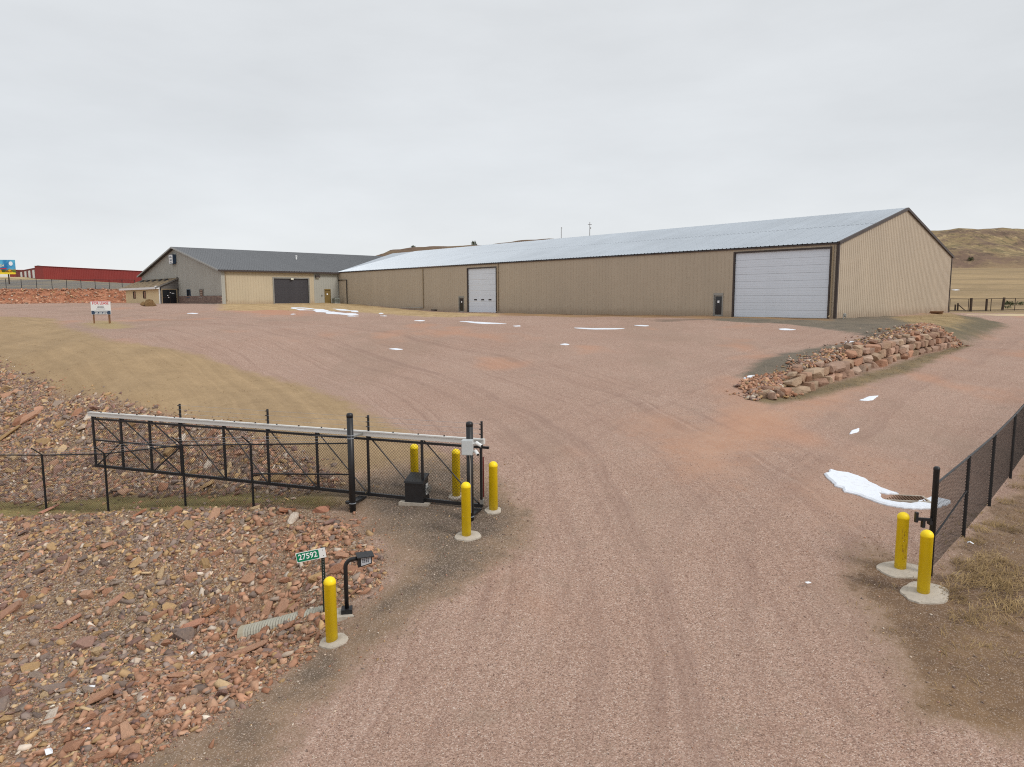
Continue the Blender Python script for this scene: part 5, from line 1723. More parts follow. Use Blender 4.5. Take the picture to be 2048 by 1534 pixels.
def rot_mats(n, tilt):
    a = rng.uniform(0, 2 * np.pi, n)
    t = rng.normal(0, tilt, n)
    t2 = rng.normal(0, tilt, n)
    ca, sa, ct, st, cu, su = np.cos(a), np.sin(a), np.cos(t), np.sin(t), np.cos(t2), np.sin(t2)
    Z = np.zeros(n)
    O = np.ones(n)
    Rz = np.stack([ca, -sa, Z, sa, ca, Z, Z, Z, O], -1).reshape(n, 3, 3)
    Rx = np.stack([O, Z, Z, Z, ct, -st, Z, st, ct], -1).reshape(n, 3, 3)
    Ry = np.stack([cu, Z, su, Z, O, Z, -su, Z, cu], -1).reshape(n, 3, 3)
    return Rx @ Ry @ Rz


def in_poly(n, P, inset=0.0, noise_edge=0.4):
    lo, hi = P.min(0), P.max(0)
    out = np.empty((0, 2))
    while len(out) < n:
        q = rng.uniform(lo, hi, (n * 2, 2))
        s = sd_poly(q[:, 0], q[:, 1], P) + rng.normal(0, noise_edge, len(q)) * (rng.random(len(q)) < 0.5)
        out = np.r_[out, q[s > inset]]
    return out[:n]


def slope_mats(x, y):
    e = 0.25
    gx_ = (ground_z(x + e, y) - ground_z(x - e, y)) / (2 * e)
    gy_ = (ground_z(x, y + e) - ground_z(x, y - e)) / (2 * e)
    n = np.stack([-gx_, -gy_, np.ones_like(gx_)], -1)
    n /= np.linalg.norm(n, axis=1, keepdims=True)
    t = np.stack([n[:, 2], np.zeros(len(n)), -n[:, 0]], -1)
    t /= np.linalg.norm(t, axis=1, keepdims=True)
    b = np.cross(n, t)
    return np.stack([t, b, n], -1)


def strew(name, lists, variants=VAR, kind="stuff", label=None, mat=None, parent=None):
    """many small stones as one object; lists = [(xy, size, colour rows, sink, tilt)]"""
    Vs, Fs, Cs = [], [], []
    base = 0
    for xy, size, colr, sink, tilt in lists:
        n = len(xy)
        z = ground_z(xy[:, 0], xy[:, 1])
        M = slope_mats(xy[:, 0], xy[:, 1]) @ rot_mats(n, tilt)
        which = rng.integers(0, len(variants), n)
        for k, (v, f) in enumerate(variants):
            sel = np.where(which == k)[0]
            if not len(sel): continue
            sc = size[sel][:, None] * np.stack([rng.uniform(0.8, 1.25, len(sel)), rng.uniform(0.7, 1.05, len(sel)), rng.uniform(0.75, 1.2, len(sel))], -1)
            P = np.einsum("nij,nvj->nvi", M[sel], v[None] * sc[:, None, :])
            P += np.stack([xy[sel, 0], xy[sel, 1], z[sel] + size[sel] * sink], -1)[:, None, :]
            Vs.append(P.reshape(-1, 3))
            Fs.append((f[None] + (np.arange(len(sel)) * len(v))[:, None, None] + base).reshape(-1, 3))
            Cs.append(np.repeat(colr[sel], len(v), axis=0))
            base += len(sel) * len(v)
    me = raw_mesh(name, np.concatenate(Vs), np.concatenate(Fs), mat or M_RUBBLE)
    a = me.attributes.new("stone_colour", "FLOAT_COLOR", "POINT")
    a.data.foreach_set("color", np.concatenate(Cs).astype(np.float32).ravel())
    o = link_mesh(name, me, None, parent)
    return tag(o, label=label, kind=kind)


def colours(n, w, var=0.12, seed=0):
    tab = [(g, p) for g, p in zip((RUSTS, GREYS, TANS, MAUVE, PALE), w)]
    out = np.empty((n, 4))
    cat = rng.choice(5, n, p=np.array(w) / np.sum(w))
    for i, (g, _) in enumerate(tab):
        s = np.where(cat == i)[0]
        out[s] = np.array(g)[rng.integers(0, len(g), len(s))]
    out[:, :3] *= np.exp(rng.normal(0, var, n))[:, None]
    return np.clip(out, 0, 0.95)


def sizes(n, lo, hi, a=2.2):
    u = rng.random(n)
    k = 1 - a
    return (lo ** k + u * (hi ** k - lo ** k)) ** (1 / k)


PA, PB = REGION["rubble"], REGION["rubble_b"]
PA_near = PA.copy()


EDGE = np.array([(-4.3, 16.5), (-4.4, 15.2), (-4.6, 13.4), (-4.9, 12.2), (-5.6, 10.6), (-6.4, 9.0)], float)


def rust_share(x, y):
    d = np.abs(sd_line(x, y, EDGE)[0])
    s_ = smooth(3.6, 0.8, d + 0.5 * fbm(x, y, 31, 3, 0.9))
    s_ = np.maximum(s_, 0.8 * np.exp(-((x + 6.4) ** 2 / 2.5 + (y - 18.3) ** 2 / 0.5)))
    return np.clip(s_ + smooth(12.0, 10.0, y) * 0.5, 0, 0.95)


def zone_mix(xy, n):
    """rustier towards the drive, greyer and more tan up the slope and away"""
    rusty = np.clip(rust_share(xy[:, 0], xy[:, 1]) + rng.normal(0, 0.2, n), 0, 1)
    a = colours(n, (0.72, 0.08, 0.08, 0.09, 0.03))
    b = colours(n, (0.16, 0.40, 0.24, 0.14, 0.06), 0.2)
    return np.where((rng.random(n) < rusty)[:, None], a, b)


def visible(xy):
    """keep only what lies within or just outside the frame"""
    k = xy[:, 0] / np.maximum(xy[:, 1], 1)
    return xy[(k > -0.80) & (xy[:, 1] > 8.2)]


area = []
n_a = 15000
def thin_out(xy, lo, hi, keep):
    """leave patches of bare soil between the stones"""
    f = fbm(xy[:, 0], xy[:, 1], 17, 4, 1.3)
    p = 1 - (1 - keep) * smooth(lo, hi, f)
    bare = np.exp(-((xy[:, 0] + 4.9) ** 2 / 1.0 + (xy[:, 1] - 15.6) ** 2 / 0.5)) + np.exp(-((xy[:, 0] + 6.2) ** 2 / 3.0 + (xy[:, 1] - 18.4) ** 2 / 0.3))
    return xy[rng.random(len(xy)) < p * (1 - 0.75 * np.clip(bare, 0, 1))]


xy1 = thin_out(visible(in_poly(n_a, PA, 0.0, 0.3)), 0.0, 0.5, 0.3); s1 = sizes(len(xy1), 0.055, 0.23, 2.45)
xy2 = thin_out(visible(in_poly(52000, PA, -0.05, 0.35)), 0.3, 0.9, 0.5); s2 = sizes(len(xy2), 0.018, 0.055, 2.0)
xy3 = thin_out(visible(in_poly(13000, PB, 0.0, 0.4)), 0.1, 0.6, 0.35); s3 = sizes(len(xy3), 0.08, 0.30, 2.6)
xy4 = visible(in_poly(26000, PB, -0.05, 0.4)); s4 = sizes(len(xy4), 0.035, 0.08, 2.0)
xy5 = visible(in_poly(2600, PA, 0.1, 0.1))
xy5 = xy5[(rng.random(len(xy5)) < 0.25 + 0.75 * rust_share(xy5[:, 0], xy5[:, 1]))]
s5 = sizes(len(xy5), 0.12, 0.27, 2.2)
strew("rubble", [(xy5, s5, zone_mix(xy5, len(xy5)), 0.1, 0.42), (xy1, s1, zone_mix(xy1, len(xy1)), 0.07, 0.4), (xy3, s3, colours(len(xy3), (0.2, 0.34, 0.22, 0.19, 0.05)), 0.07, 0.4)], VAR, label="rust, grey and tan rubble covering the banks round the gate fence")
strew("rubble", [(xy2, s2, zone_mix(xy2, len(xy2)), 0.1, 0.5), (xy4, s4, colours(len(xy4), (0.22, 0.32, 0.24, 0.18, 0.04)), 0.1, 0.5)], VARS, label="small stone chips between the larger rubble on the banks")

# pebbles scattered on the dark shoulders of the drive
peb = []
for nm, n in (("soil", 5200), ("loam", 3800)):
    q = in_poly(n, REGION[nm], -0.3, 0.6)
    q = q[(np.abs(q[:, 0] / np.maximum(q[:, 1], 1)) < 0.85) & (q[:, 1] < 30)]
    peb.append((q, sizes(len(q), 0.016, 0.06, 2.8), colours(len(q), (0.1, 0.36, 0.14, 0.22, 0.18)), 0.1, 0.5))
strew("loose_gravel", peb, VARS, label="loose pebbles on the dark shoulders of the drive")
# gravel standing proud of the drive close to the viewer
q = rng.uniform((-7, 7.5), (12, 22), (26000, 2))
q = q[(np.abs(q[:, 0] / q[:, 1]) < 0.8) & (sd_poly(q[:, 0], q[:, 1], REGION["soil"]) < 0) & (sd_poly(q[:, 0], q[:, 1], PA) < 0) & (sd_poly(q[:, 0], q[:, 1], REGION["loam"]) < 0)]
pinks = colours(len(q), (0.16, 0.22, 0.06, 0.5, 0.06), 0.2)
strew("loose_gravel", [(q, sizes(len(q), 0.013, 0.032, 3.0), pinks, 0.12, 0.5)], VARS, label="pale and pink gravel lying loose on the drive")

# far bank of red rock
Lb = np.array(BANK_LINE)
sp = []
n = 16000
xx = rng.uniform(-112, -58, n)
yy = rng.uniform(114, 160, n)
sb, _ = sd_line(xx, yy, BANK_LINE)
m = (sb > -0.6) & (sb < 5.6)
q = np.c_[xx[m], yy[m]]
strew("rubble", [(q, sizes(len(q), 0.18, 0.6, 2.2), colours(len(q), (0.66, 0.1, 0.08, 0.12, 0.04), 0.2), 0.15, 0.4)], VARS, label="red rock facing of the distant bank under the far fence")

# individual rocks: the largest that can be told apart
ROCKM = [rock_mesh("rock", 300 + k, 16, (0.5, 0.4, 0.62, 0.34)[k % 4], (1.25, 1.0, 1.5)[k % 3], 0.2, M_ROCK) for k in range(14)]


def put_rock(p, size, col, label, me=None, yaw=None, tilt=0.25, scale=(1, 1, 1), lift=0.12, r=random):
    o = bpy.data.objects.new("rock", me or r.choice(ROCKM))
    COL.objects.link(o)
    S = slope_mats(np.array([p[0]]), np.array([p[1]]))[0]
    Rm = Matrix(S.tolist()) @ Matrix.Rotation(r.gauss(0, tilt), 3, "X") @ Matrix.Rotation(r.gauss(0, tilt), 3, "Y") @ Matrix.Rotation(yaw if yaw is not None else r.uniform(0, 6.28), 3, "Z")
    o.rotation_euler = Rm.to_euler()
    o.location = (p[0], p[1], gz(p[0], p[1]) + size * lift)
    o.scale = tuple(size * s for s in scale)
    o.color = col
    return tag(o, label, "rock", "loose rocks on the stony banks")


LAND = [(206, 1396, 0.50, RUSTS[1], 3, 0.6, (1.1, 0.95, 1.0), "largest flat rust red slab low on the near bank"),
        (272, 1131, 0.36, TANS[0], 1, 0.9, (1.1, 0.8, 1.1), "tan wedge-shaped rock pointing up in mid bank below the fence"),
        (255, 1198, 0.26, TANS[0], 2, 0.2, (0.9, 0.9, 1.3), "rounded yellow rock leaning against a pale pink slab"),
        (232, 1204, 0.34, srgb(190, 142, 118), 5, 0.8, (1.1, 0.7, 0.8), "pale pink slab under the rounded yellow rock"),
        (363, 1278, 0.42, GREYS[1], 2, 0.3, (1.0, 0.9, 1.1), "big dark grey block beside the culvert ditch"),
        (386, 1254, 0.42, srgb(196, 140, 116), 3, 0.1, (1.2, 0.7, 0.8), "salmon pink flat rock just above the dark grey block"),
        (422, 1228, 0.36, srgb(176, 124, 90), 0, 1.0, (1.1, 0.7, 1.0), "orange brown rock tilted on edge up from the salmon pink one"),
        (135, 1249, 0.40, srgb(188, 134, 110), 5, 0.6, (1.2, 0.6, 0.8), "long pinkish slab lying along the near bank"),
        (62, 1339, 0.36, TANS[0], 4, 0.3, (1.1, 0.8, 1.0), "blocky tan rock by the near edge of the bank"),
        (118, 1378, 0.40, GREYS[0], 5, 0.6, (1.2, 0.7, 0.9), "long mauve grey slab next to the largest rust red slab"),
        (20, 1225, 0.46, srgb(170, 128, 106), 3, 0.9, (1.2, 0.8, 1.0), "big brown slab cut by the picture's edge on the bank"),
        (196, 1308, 0.28, TANS[1], 6, 0.2, (0.8, 0.9, 1.3), "pale tan pyramid-shaped rock standing on the bank"),
        (162, 1294, 0.40, MAUVE[2], 2, 0.5, (1.0, 1.0, 0.9), "mauve rock with pink flank beside the pale tan pyramid"),
        (494, 1307, 0.5, RUSTS[1], 5, 0.15, (1.3, 0.5, 0.6), "long rust slab just below the culvert mouth"),
        (60, 838, 0.75, RUSTS[1], 3, 0.4, (1.2, 0.9, 0.9), "largest red slab up on the far rock slope"),
        (40, 846, 0.7, RUSTS[2], 7, 0.4, (1.1, 0.9, 1.0), "darker red block touching the largest slab on the far slope"),
        (78, 822, 0.5, srgb(198, 150, 124), 1, 0.2, (0.9, 0.9, 1.0), "pale pink block behind the largest red slab on the far slope"),
        (15, 873, 0.7, TANS[2], 5, 0.5, (1.3, 0.5, 0.7), "long tan slab on the far slope by the picture's edge"),
        (575, 1024, 0.36, srgb(176, 120, 92), 0, 0.3, (1.2, 0.7, 1.0), "rust rock by the foot of the fence near the gate post"),
        (278, 1030, 0.34, srgb(190, 130, 100), 3, 0.4, (1.3, 0.7, 0.8), "flat orange rock at the foot of the fence between two posts"),
        (98, 1022, 0.4, srgb(196, 140, 118), 5, 0.5, (1.2, 0.6, 0.7), "salmon slab leaning at the foot of a fence post"),
        (640, 1024, 0.34, srgb(186, 128, 104), 2, 0.2, (1.1, 0.7, 0.9), "squarish red rock nearest the thick gate post")]
r_ = random.Random(5)
used = []
for px_, py_, s_, c_, mi, yaw, sc, lab in LAND:
    p = site1(px_, py_)
    put_rock(p, s_, c_, lab, ROCKM[mi], yaw, 0.12, sc, 0.16, r_)
    used.append((p.x, p.y, s_))

CN = {"rust red": RUSTS[0], "salmon": RUSTS[1], "brick red": RUSTS[2], "peach": RUSTS[3], "light grey": GREYS[2], "mid grey": GREYS[0], "slate grey": GREYS[1],
      "charcoal brown": GREYS[3], "tan": TANS[0], "sandy": TANS[1], "ochre": TANS[2], "dark mauve": MAUVE[0], "mauve": MAUVE[1], "dusty pink": MAUVE[2], "whitish": PALE[0], "cream": PALE[1]}
CW = {"near": (5, 5, 4, 5, 4, 4, 4, 3, 3, 3, 3, 3, 3, 3, 1, 1.5), "slope": (3, 4, 2, 4, 4, 4, 4, 3, 4, 4, 4, 3, 3, 3, 1, 1.5)}
SPOTS = {"near": [("beside the culvert pipe", -5.2, 14.4), ("below the green address sign", -4.5, 14.8), ("near the keypad post", -4.2, 15.8), ("by the foot of the gate post", -5.2, 17.6),
                  ("below the fence's second post", -7.4, 18.2), ("below the fence's corner post", -9.8, 18.8), ("below the fence's outer posts", -13.5, 19.8), ("in the ditch beyond the culvert mouth", -7.6, 15),
                  ("high in the middle of the bank", -8.5, 16.8), ("far out on the bank", -12, 16.6), ("low in the middle of the bank", -7.0, 12.9), ("at the bank's outer edge", -9.6, 13.5),
                  ("along the dark drive shoulder", -4.9, 12.2), ("in the bank's bottom corner", -7.2, 10.4)],
         "slope": [("behind the gate's tail", -15, 25), ("behind the middle of the gate", -10, 22.6), ("behind the gate near its thick post", -6.6, 20.8), ("along the tan yard's lip", -14, 29), ("at the slope's top edge", -22, 33),
                   ("half way up the far slope", -19, 29), ("by the ditch behind the fence", -14, 23.6), ("low on the far slope", -19, 25.5)]}
SHAPE = ("block", "slab", "boulder", "thin plate")
taken = {}


def many(P, n, lo, hi, where):
    k = 0
    q = visible(in_poly(n * 6, P, 0.15, 0.0))
    sz = sizes(len(q), lo, hi, 2.4)
    order = np.argsort(-sz[:n * 2])
    for i in order:
        x_, y_ = q[i]
        s_ = sz[i]
        if any((x_ - a) ** 2 + (y_ - b) ** 2 < (0.42 * (s_ + c)) ** 2 for a, b, c in used): continue
        used.append((x_, y_, s_))
        rusty = where == "near" and r_.random() < float(rust_share(np.array([x_]), np.array([y_]))[0]) * 0.9
        spot = min(SPOTS[where], key=lambda t: (t[1] - x_) ** 2 + (t[2] - y_) ** 2)[0]
        for attempt in range(12):                          # a look of its own among its neighbours
            nm = r_.choice(["rust red", "salmon", "brick red", "peach"]) if rusty and attempt < 6 else r_.choices(list(CN), CW[where])[0]
            mi = r_.randrange(len(ROCKM))
            size_word = "small" if s_ < lo * 1.2 else ("middling" if s_ < lo * 1.5 else "large")
            lab = f"{size_word} {nm} {SHAPE[mi % 4]} lying {spot}"
            if lab not in taken: break
        taken[lab] = 1
        g = math.exp(r_.gauss(0, 0.05))
        c = tuple(min(0.9, v * g) for v in CN[nm][:3]) + (1,)
        put_rock((x_, y_), s_, c, lab, ROCKM[mi], None, 0.3, (r_.uniform(0.9, 1.2), r_.uniform(0.7, 1), r_.uniform(0.8, 1.2)), 0.08, r_)
        k += 1
        if k >= n: break


many(PA, 180, 0.19, 0.40, "near")
many(PB, 92, 0.32, 0.62, "slope")

# ------------------------------------------------------------------ retaining wall of big squared boulders
wall = thing("retaining_wall", "dry-stacked retaining wall of big rust and tan boulders beside the upper drive", "wall", (WALL_LINE[0][0], WALL_LINE[0][1], gz(*WALL_LINE[0])))
wo = wall.location.copy()
seg = np.hypot(*(WALL_LINE[1:] - WALL_LINE[:-1]).T)
cum = np.r_[0, np.cumsum(seg)]
WLEN = cum[-1]


def wall_pt(s):
    i = min(max(int(np.searchsorted(cum, s)) - 1, 0), len(seg) - 1)
    k = (s - cum[i]) / seg[i]
    a, b = WALL_LINE[i], WALL_LINE[i + 1]
    d = (b - a) / seg[i]
    return a + (b - a) * k, d


wr = random.Random(12)
BLOCKS = []
for k in range(16):
    bm = bmesh.new()
    rr = random.Random(500 + k)
    pw = rr.uniform(5.5, 9)
    sk = (rr.uniform(-0.16, 0.16), rr.uniform(-0.14, 0.14))
    for q in range(30):                                    # roughly squared, every face and corner broken differently
        v = Vector((rr.uniform(-1, 1), rr.uniform(-1, 1), rr.uniform(-1, 1)))
        m_ = (abs(v.x) ** pw + abs(v.y) ** pw + abs(v.z) ** pw) ** (1 / pw)
        v = v / m_ * rr.uniform(0.9, 1.0)
        bm.verts.new((v.x * 0.5 + sk[0] * v.z * 0.5, v.y * 0.5, v.z * 0.5 + sk[1] * v.x * 0.5))
    res = bmesh.ops.convex_hull(bm, input=bm.verts)
    bmesh.ops.delete(bm, geom=[g for g in res["geom_interior"] if isinstance(g, bmesh.types.BMVert)], context="VERTS")
    me_ = bpy.data.meshes.new("stone")
    bm.to_mesh(me_)
    bm.free()
    me_.materials.append(M_ROCK)
    BLOCKS.append(me_)
WCOL = [srgb(170, 136, 114), srgb(178, 148, 124), srgb(158, 124, 106), srgb(184, 160, 136), srgb(168, 146, 130), srgb(174, 130, 106), srgb(162, 134, 118), srgb(172, 140, 122)]


def wall_stone(s, z, w, h, dep, out, col):
    (x_, y_), d = wall_pt(s)
    n_ = np.array([d[1], -d[0]])                           # towards the road
    o = bpy.data.objects.new("stone", wr.choice(BLOCKS))
    COL.objects.link(o)
    o.parent = wall
    p = np.array([x_, y_]) + n_ * out
    o.location = Vector((p[0], p[1], z)) - wo
    o.rotation_euler = (wr.gauss(0, 0.04), wr.gauss(0, 0.05), math.atan2(d[1], d[0]) + wr.gauss(0, 0.07))
    o.scale = (w * 1.08, dep, h * 1.12)
    g = math.exp(wr.gauss(-0.08, 0.16))
    o.color = tuple(min(0.9, v * g) for v in col[:3]) + (1,)
    return o


def wall_foot(s):
    (x_, y_), d = wall_pt(s)
    n_ = np.array([d[1], -d[0]])
    q = np.array([x_, y_]) + n_ * 0.7
    return gz(q[0], q[1])


s = 1.4
tops = {}
course_h = 0.42
for c in range(3):
    s = (2.6, 3.6, 11.0)[c]
    end = (WLEN - 0.5, WLEN - 1.6, WLEN - 3.0)[c]
    while s < end:
        w = (wr.uniform(0.85, 1.3) if wr.random() < 0.4 else wr.uniform(0.45, 0.8)) if c < 2 else wr.uniform(0.45, 1.1)
        h = course_h * wr.uniform(0.9, 1.12) * (0.8 if c == 2 else 1.0)
        z = wall_foot(s + w / 2) - 0.08 + course_h * c + h / 2
        wall_stone(s + w / 2, z, w, h, wr.uniform(0.6, 0.85), 0.32 - 0.17 * c + wr.uniform(-0.07, 0.07), wr.choice(WCOL))
        s += w * 0.985
for k in range(10):                                        # smaller stones tailing off at both ends
    s_ = wr.uniform(1.2, 2.9)
    wall_stone(s_, wall_foot(s_) + wr.uniform(0.05, 0.35), wr.uniform(0.3, 0.5), wr.uniform(0.25, 0.38), 0.4, wr.uniform(-0.3, 0.5), wr.choice(WCOL))
for k in range(26):                                        # chinking stones on top
    s_ = wr.uniform(3.5, WLEN - 1)
    c = 3 if s_ > 11.5 else 2
    wall_stone(s_, wall_foot(s_) - 0.08 + course_h * c * (0.95) + 0.1, wr.uniform(0.3, 0.6), wr.uniform(0.18, 0.3), 0.4, wr.uniform(-0.6, 0.1), wr.choice(WCOL))

# rubble fill on and around the wall
fill = []
n = 3600
ss = rng.uniform(0.6, WLEN, n)
oo = -np.abs(rng.normal(0, 1, n)) * np.interp(ss, [0, 4, 12, 26], [0.45, 0.5, 0.9, 1.1]) - 0.05
P = np.array([wall_pt(a)[0] + np.array([wall_pt(a)[1][1], -wall_pt(a)[1][0]]) * b for a, b in zip(ss, oo)])
fill.append((P, sizes(n, 0.07, 0.3, 2.3), colours(n, (0.34, 0.3, 0.14, 0.16, 0.06)), 0.22, 0.5))
PT = site_poly([(1478, 778), (1500, 758), (1540, 748), (1580, 752), (1600, 770), (1590, 788), (1560, 796), (1520, 788)])
q = in_poly(1300, PT, 0, 0.25)
fill.append((q, sizes(len(q), 0.07, 0.32, 2.3), colours(len(q), (0.78, 0.08, 0.06, 0.06, 0.02)), 0.22, 0.5))
PE = site_poly([(1828, 652), (1850, 648), (1880, 658), (1926, 688), (1905, 694), (1880, 680), (1850, 665)])
q = in_poly(1500, PE, 0, 0.3)
fill.append((q, sizes(len(q), 0.08, 0.32, 2.3), colours(len(q), (0.74, 0.06, 0.04, 0.14, 0.02)), 0.22, 0.5))
strew("rubble", fill, VAR, label="broken rust and grey stone heaped on and behind the boulder wall")

# ------------------------------------------------------------------ snow
sn = NT("old_snow")
sn.bump(sn.noise(6, 4, 0.6), 0.35, 0.03)
sc_ = sn.mix(sn.math("MULTIPLY", sn.step(sn.noise(7, 6, 0.75), 0.5, 0.7), 0.4), (0.72, 0.75, 0.80, 1), srgb(184, 172, 164))
M_SNOW = sn.finish(sc_, 0.7, 0, 0.3)
sn.bsdf.inputs["Subsurface Weight"].default_value = 0.0


def snow(px, label, h=0.05, cut=3):
    ys = [q[1] for q in px]
    if len(px) < 8 and max(ys) < 705:                      # the far ones have melted to slivers
        cy = sum(ys) / len(ys)
        px = [(q[0], cy + (q[1] - cy) * 0.62) for q in px]
    P = [Vector((a, b, 0)) for a, b in site_poly(px)]
    r = random.Random(len(px) + int(px[0][0]))
    sgn = -1 if sum(a.x * b.y - b.x * a.y for a, b in zip(P, P[1:] + P[:1])) > 0 else 1
    for _ in range(cut):
        out = []
        for a, b in zip(P, P[1:] + P[:1]):
            d = b - a
            out += [a, (a + b) / 2 + Vector((-d.y, d.x, 0)) * (r.uniform(-0.12, 0.12) if cut == 2 else r.uniform(-0.02, 0.1) * sgn)]
        P = out
    P = [p for i, p in enumerate(P) if (p - P[i - 1]).length > 0.004]
    c = sum(P, Vector()) / len(P)
    n = len(P)
    ins = []
    for i in range(n):
        t = (P[(i + 1) % n] - P[i - 1])
        ins.append(Vector((t.y, -t.x, 0)).normalized() if t.length > 1e-6 else Vector())
    ar = sum((P[i].x * P[(i + 1) % n].y - P[(i + 1) % n].x * P[i].y) for i in range(n))
    sg_ = -1 if ar > 0 else 1
    w = min(0.05, 0.1 * math.sqrt(abs(ar) / 2 + 1e-6))
    zg = ground_z(np.array([p.x for p in P]), np.array([p.y for p in P]))
    Q = [P[i] + ins[i] * w * sg_ for i in range(n)]
    h = h if h > 0.06 else h * 0.6
    V = [(P[i].x, P[i].y, zg[i] - 0.03) for i in range(n)] + [(P[i].x, P[i].y, zg[i] + h * 0.45) for i in range(n)] + [(Q[i].x, Q[i].y, zg[i] + h) for i in range(n)]
    F = []
    for i in range(n):
        j = (i + 1) % n
        F += [(i, j, n + j, n + i), (n + i, n + j, 2 * n + j, 2 * n + i)]
    tri = geometry.tessellate_polygon([[Vector((q.x, q.y, 0)) for q in Q]])
    F += [tuple(2 * n + k for k in t) for t in tri]
    V = [Vector(v) - Vector((c.x, c.y, 0)) for v in V]
    o = MB().add(V, F).build("snow_patch", M_SNOW, None)
    o.location = (c.x, c.y, 0)
    return tag(o, label, "snow patch", "melting snow patches")


k8 = lambda L: [(1600 + a / 3.652, 800 + b / 3.652) for a, b in L]
snow(k8([(175, 545), (215, 515), (270, 530), (350, 540), (430, 565), (500, 600), (560, 630), (620, 660), (720, 690), (640, 692), (578, 682), (590, 715), (625, 742), (700, 757), (800, 768), (850, 760), (890, 738), (940, 720), (1000, 725), (1100, 745),
          (1040, 775), (985, 797), (880, 802), (760, 795), (640, 775), (540, 745), (460, 715), (390, 690), (320, 675), (312, 650), (250, 630), (230, 600)]), "large melting snow patch curling round the drain grate", 0.07, 2)
snow([(1719, 801), (1735, 794), (1757, 792), (1748, 799), (1730, 802)], "lens-shaped snow patch on the upper drive below the boulder wall")
snow([(1699, 869), (1708, 860), (1718, 857), (1717, 863), (1706, 867)], "thin splinter of snow on the drive between the lens-shaped patch and the large one")
snow([(1557, 657.5), (1572, 656.5), (1592, 660), (1580, 661.5), (1562, 660.5)], "flat snow streak in front of the wide overhead door")
snow([(1120, 689), (1130, 686.5), (1139, 689), (1130, 691.5)], "small isolated snow patch in the middle of the gravel yard")
snow([(919, 642), (950, 643), (985, 646), (1013, 649), (980, 649), (945, 646)], "long thin snow streak in front of the narrower overhead door")
snow([(1148, 655), (1185, 656.5), (1250, 657.5), (1225, 659.5), (1190, 660), (1165, 658)], "longest snow streak along the yard before the shed's middle")
snow([(1268, 650.5), (1282, 650), (1298, 652), (1290, 653.5), (1278, 652.5)], "short snow streak close to the shed beyond the longest one")
snow([(1026, 652), (1040, 651), (1041, 653), (1030, 653.5)], "tiny snow fleck at the end of the long thin streak")
k3 = lambda L: [(430 + a / 5.535, 490 + b / 5.535) for a, b in L]
snow(k3([(840, 697), (960, 694), (1070, 703), (1210, 716), (1320, 743), (1450, 758), (1590, 770), (1480, 778), (1380, 768), (1230, 748), (1080, 724), (900, 712)]), "broad snow drift in front of the dark roller door")
snow(k3([(1300, 697), (1450, 710), (1560, 728), (1582, 754), (1540, 752), (1490, 730), (1350, 714)]), "bent snow strip in the corner by the condenser unit", 0.05)
snow(k3([(1460, 786), (1520, 781), (1592, 787), (1540, 794)]), "short snow strip below the tip of the broad drift")
snow(k3([(838, 766), (862, 760), (893, 767), (865, 773)]), "small snow spot in the gravel below the start of the broad drift")
snow(k3([(1815, 757), (1840, 750), (1865, 758), (1840, 768)]), "little snow patch by the dry grass along the shed wall")
snow(k3([(1840, 786), (1870, 780), (1902, 787), (1870, 793)]), "second little snow patch just below the one by the dry grass")
snow([(828, 642), (840, 640), (850, 641.5), (842, 643)], "lone snow patch out in the yard before the shed's drain pipe")
snow([(778, 698), (792, 696.5), (806, 699), (795, 701)], "faint snow patch far out on the gravel yard")
snow([(374, 626.5), (385, 625.5), (396, 627), (386, 629)], "small snow patch on the gravel before the entrance annex")
snow([(1486, 757), (1496, 752), (1511, 751), (1504, 755), (1494, 758)], "snow scrap at the very tip of the stone rubble pile")
snow([(1682, 686), (1692, 683), (1708, 682), (1700, 685), (1688, 688)], "greyish snow scrap on the dark mound above the boulder wall")
snow([(1902, 580), (1912, 578.5), (1920, 580), (1910, 581.5)], "snow patch far off in the dry field beyond the shed")

# ------------------------------------------------------------------ dry grass and litter
dgm = NT("dry_grass_blade")
dcol = dgm.ramp(dgm.noise(2.5, 3, 0.6), [(0.3, srgb(112, 92, 64)), (0.55, srgb(156, 130, 92)), (0.8, srgb(190, 166, 124))])
M_DRY = dgm.finish(dcol, 0.9, 0, 0.1)


def tufts(name, spots, label):
    V, F = [], []
    r = random.Random(21)
    for x_, y_, n, L, spread, lean in spots:
        for k in range(n):
            a = r.uniform(0, 6.28)
            rr = spread * math.sqrt(r.random())
            bx_, by_ = x_ + rr * math.cos(a), y_ + rr * math.sin(a)
            bz = gz(bx_, by_) if n < 40 or k % 6 == 0 else bz
            l = L * r.uniform(0.45, 1)
            h = r.uniform(0.12, 0.6)
            th = lean + r.gauss(0, 0.9)
            dx, dy = math.cos(th) * l * (1 - h * 0.6), math.sin(th) * l * (1 - h * 0.6)
            w_ = 0.0045
            sx, sy = -math.sin(th) * w_, math.cos(th) * w_
            b_ = len(V)
            V += [(bx_ - sx, by_ - sy, bz), (bx_ + sx, by_ + sy, bz), (bx_ + dx * .5 + sx, by_ + dy * .5 + sy, bz + l * h * .62), (bx_ + dx * .5 - sx, by_ + dy * .5 - sy, bz + l * h * .62), (bx_ + dx, by_ + dy, bz + l * h * .72)]
            F += [(b_, b_ + 1, b_ + 2), (b_, b_ + 2, b_ + 3), (b_ + 3, b_ + 2, b_ + 4)]
    me = raw_mesh(name, np.array([tuple(v) for v in V]), np.array(F), M_DRY)
    return tag(link_mesh(name, me), label=label, kind="stuff")


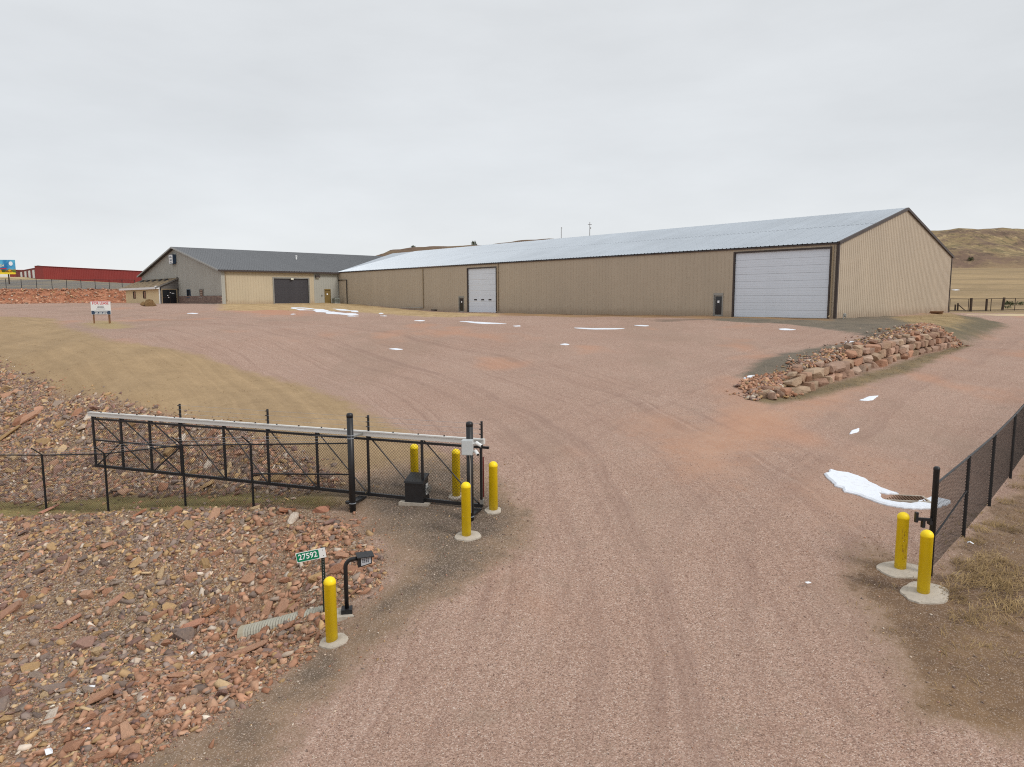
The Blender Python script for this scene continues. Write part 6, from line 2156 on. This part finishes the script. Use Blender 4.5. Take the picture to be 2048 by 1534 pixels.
sp = []
rr = random.Random(4)
for px_, py_, n, L, s_ in ((1935, 1130, 140, 0.42, 0.35), (1975, 1120, 120, 0.4, 0.3), (1920, 1165, 130, 0.42, 0.3), (1890, 1180, 80, 0.35, 0.22), (1960, 1150, 200, 0.45, 0.45), (2010, 1140, 160, 0.42, 0.4), (1985, 1235, 120, 0.4, 0.4), (2035, 1220, 120, 0.4, 0.35), (1930, 1240, 70, 0.35, 0.3), (2020, 1060, 90, 0.35, 0.3), (1975, 1165, 150, 0.42, 0.4), (2000, 1175, 120, 0.4, 0.3), (2030, 1165, 100, 0.4, 0.3),
                           (1990, 1200, 110, 0.4, 0.3), (1910, 1200, 70, 0.35, 0.2), (1960, 1060, 110, 0.32, 0.25), (1985, 1050, 100, 0.32, 0.25), (1945, 1085, 80, 0.3, 0.2), (2010, 1005, 70, 0.3, 0.25), (2030, 975, 70, 0.3, 0.25), (2044, 955, 50, 0.3, 0.25),
                           (640, 1013, 60, 0.28, 0.3), (670, 1010, 50, 0.26, 0.25), (600, 1008, 40, 0.25, 0.3), (745, 985, 50, 0.22, 0.4), (720, 980, 40, 0.22, 0.3), (840, 948, 40, 0.22, 0.4), (900, 940, 25, 0.2, 0.3)):
    p = site1(px_, py_)
    sp.append((p.x, p.y, n, L, s_, rr.uniform(-0.6, 0.9)))
for k in range(70):                                        # sparse stalks on the loam
    q = site1(rr.uniform(1870, 2045), rr.uniform(1020, 1330))
    sp.append((q.x, q.y, 7, 0.26, 0.12, rr.uniform(-1, 1)))
tufts("dry_grass", sp, "flattened straw-coloured grass tufts along the fence foot")
# thin grass in the ditch and along the wall foot and shed
sp = []
for nm, n, L, cnt in (("ditch", 420, 0.16, 8), ("verge", 360, 0.16, 6), ("straw", 380, 0.25, 8), ("straw_b", 140, 0.25, 8), ("rubble", 160, 0.22, 5), ("loam", 200, 0.2, 5), ("tan", 200, 0.15, 5)):
    q = in_poly(n, REGION[nm], 0.0, 0.1)
    q = q[np.abs(q[:, 0] / np.maximum(q[:, 1], 1)) < 0.85]
    for x_, y_ in q: sp.append((x_, y_, cnt, L, 0.25, rr.uniform(-3, 3)))
tufts("short_grass", sp, "thin short grass in the ditch and along the walls")

M_LIT = painted("crumpled_paper", srgb(226, 228, 232), 0.7, 0, 0.03, 8)
for k, (px_, py_, s_, lab) in enumerate([(97, 1512, 0.2, "torn white paper scrap at the bottom of the near bank"), (385, 1312, 0.12, "crumpled white scrap by the pink rocks below the culvert ditch"), (176, 1464, 0.08, "small white scrap between rust rocks low on the bank"),
                                         (184, 1380, 0.12, "thin white strip tucked behind the largest rust red slab"), (1940, 1092, 0.16, "white plastic scrap in the loam by the fence foot"), (1615, 1173, 0.16, "greyish flat scrap in the loam before the near bollard")]):
    p = site1(px_, py_)
    r = random.Random(k)
    V = [(x_ * s_ * r.uniform(0.7, 1.1), y_ * s_ * 0.55 * r.uniform(0.7, 1.1), 0.02 + r.uniform(0, 0.35) * s_) for x_, y_ in ((-.5, -.5), (0, -.6), (.5, -.4), (.55, .1), (.4, .5), (-.1, .45), (-.55, .3))] + [(0, 0, 0.04 + 0.25 * s_)]
    o = MB().add(V, [(i, (i + 1) % 7, 7) for i in range(7)]).build("litter_scrap", M_LIT)
    sol = o.modifiers.new("thickness", "SOLIDIFY")
    sol.thickness = 0.004
    o.location = p + Vector((0, 0, 0.03))
    o.rotation_euler = (0.1, 0.1, r.uniform(0, 3))
    tag(o, lab, "litter", "white litter scraps")
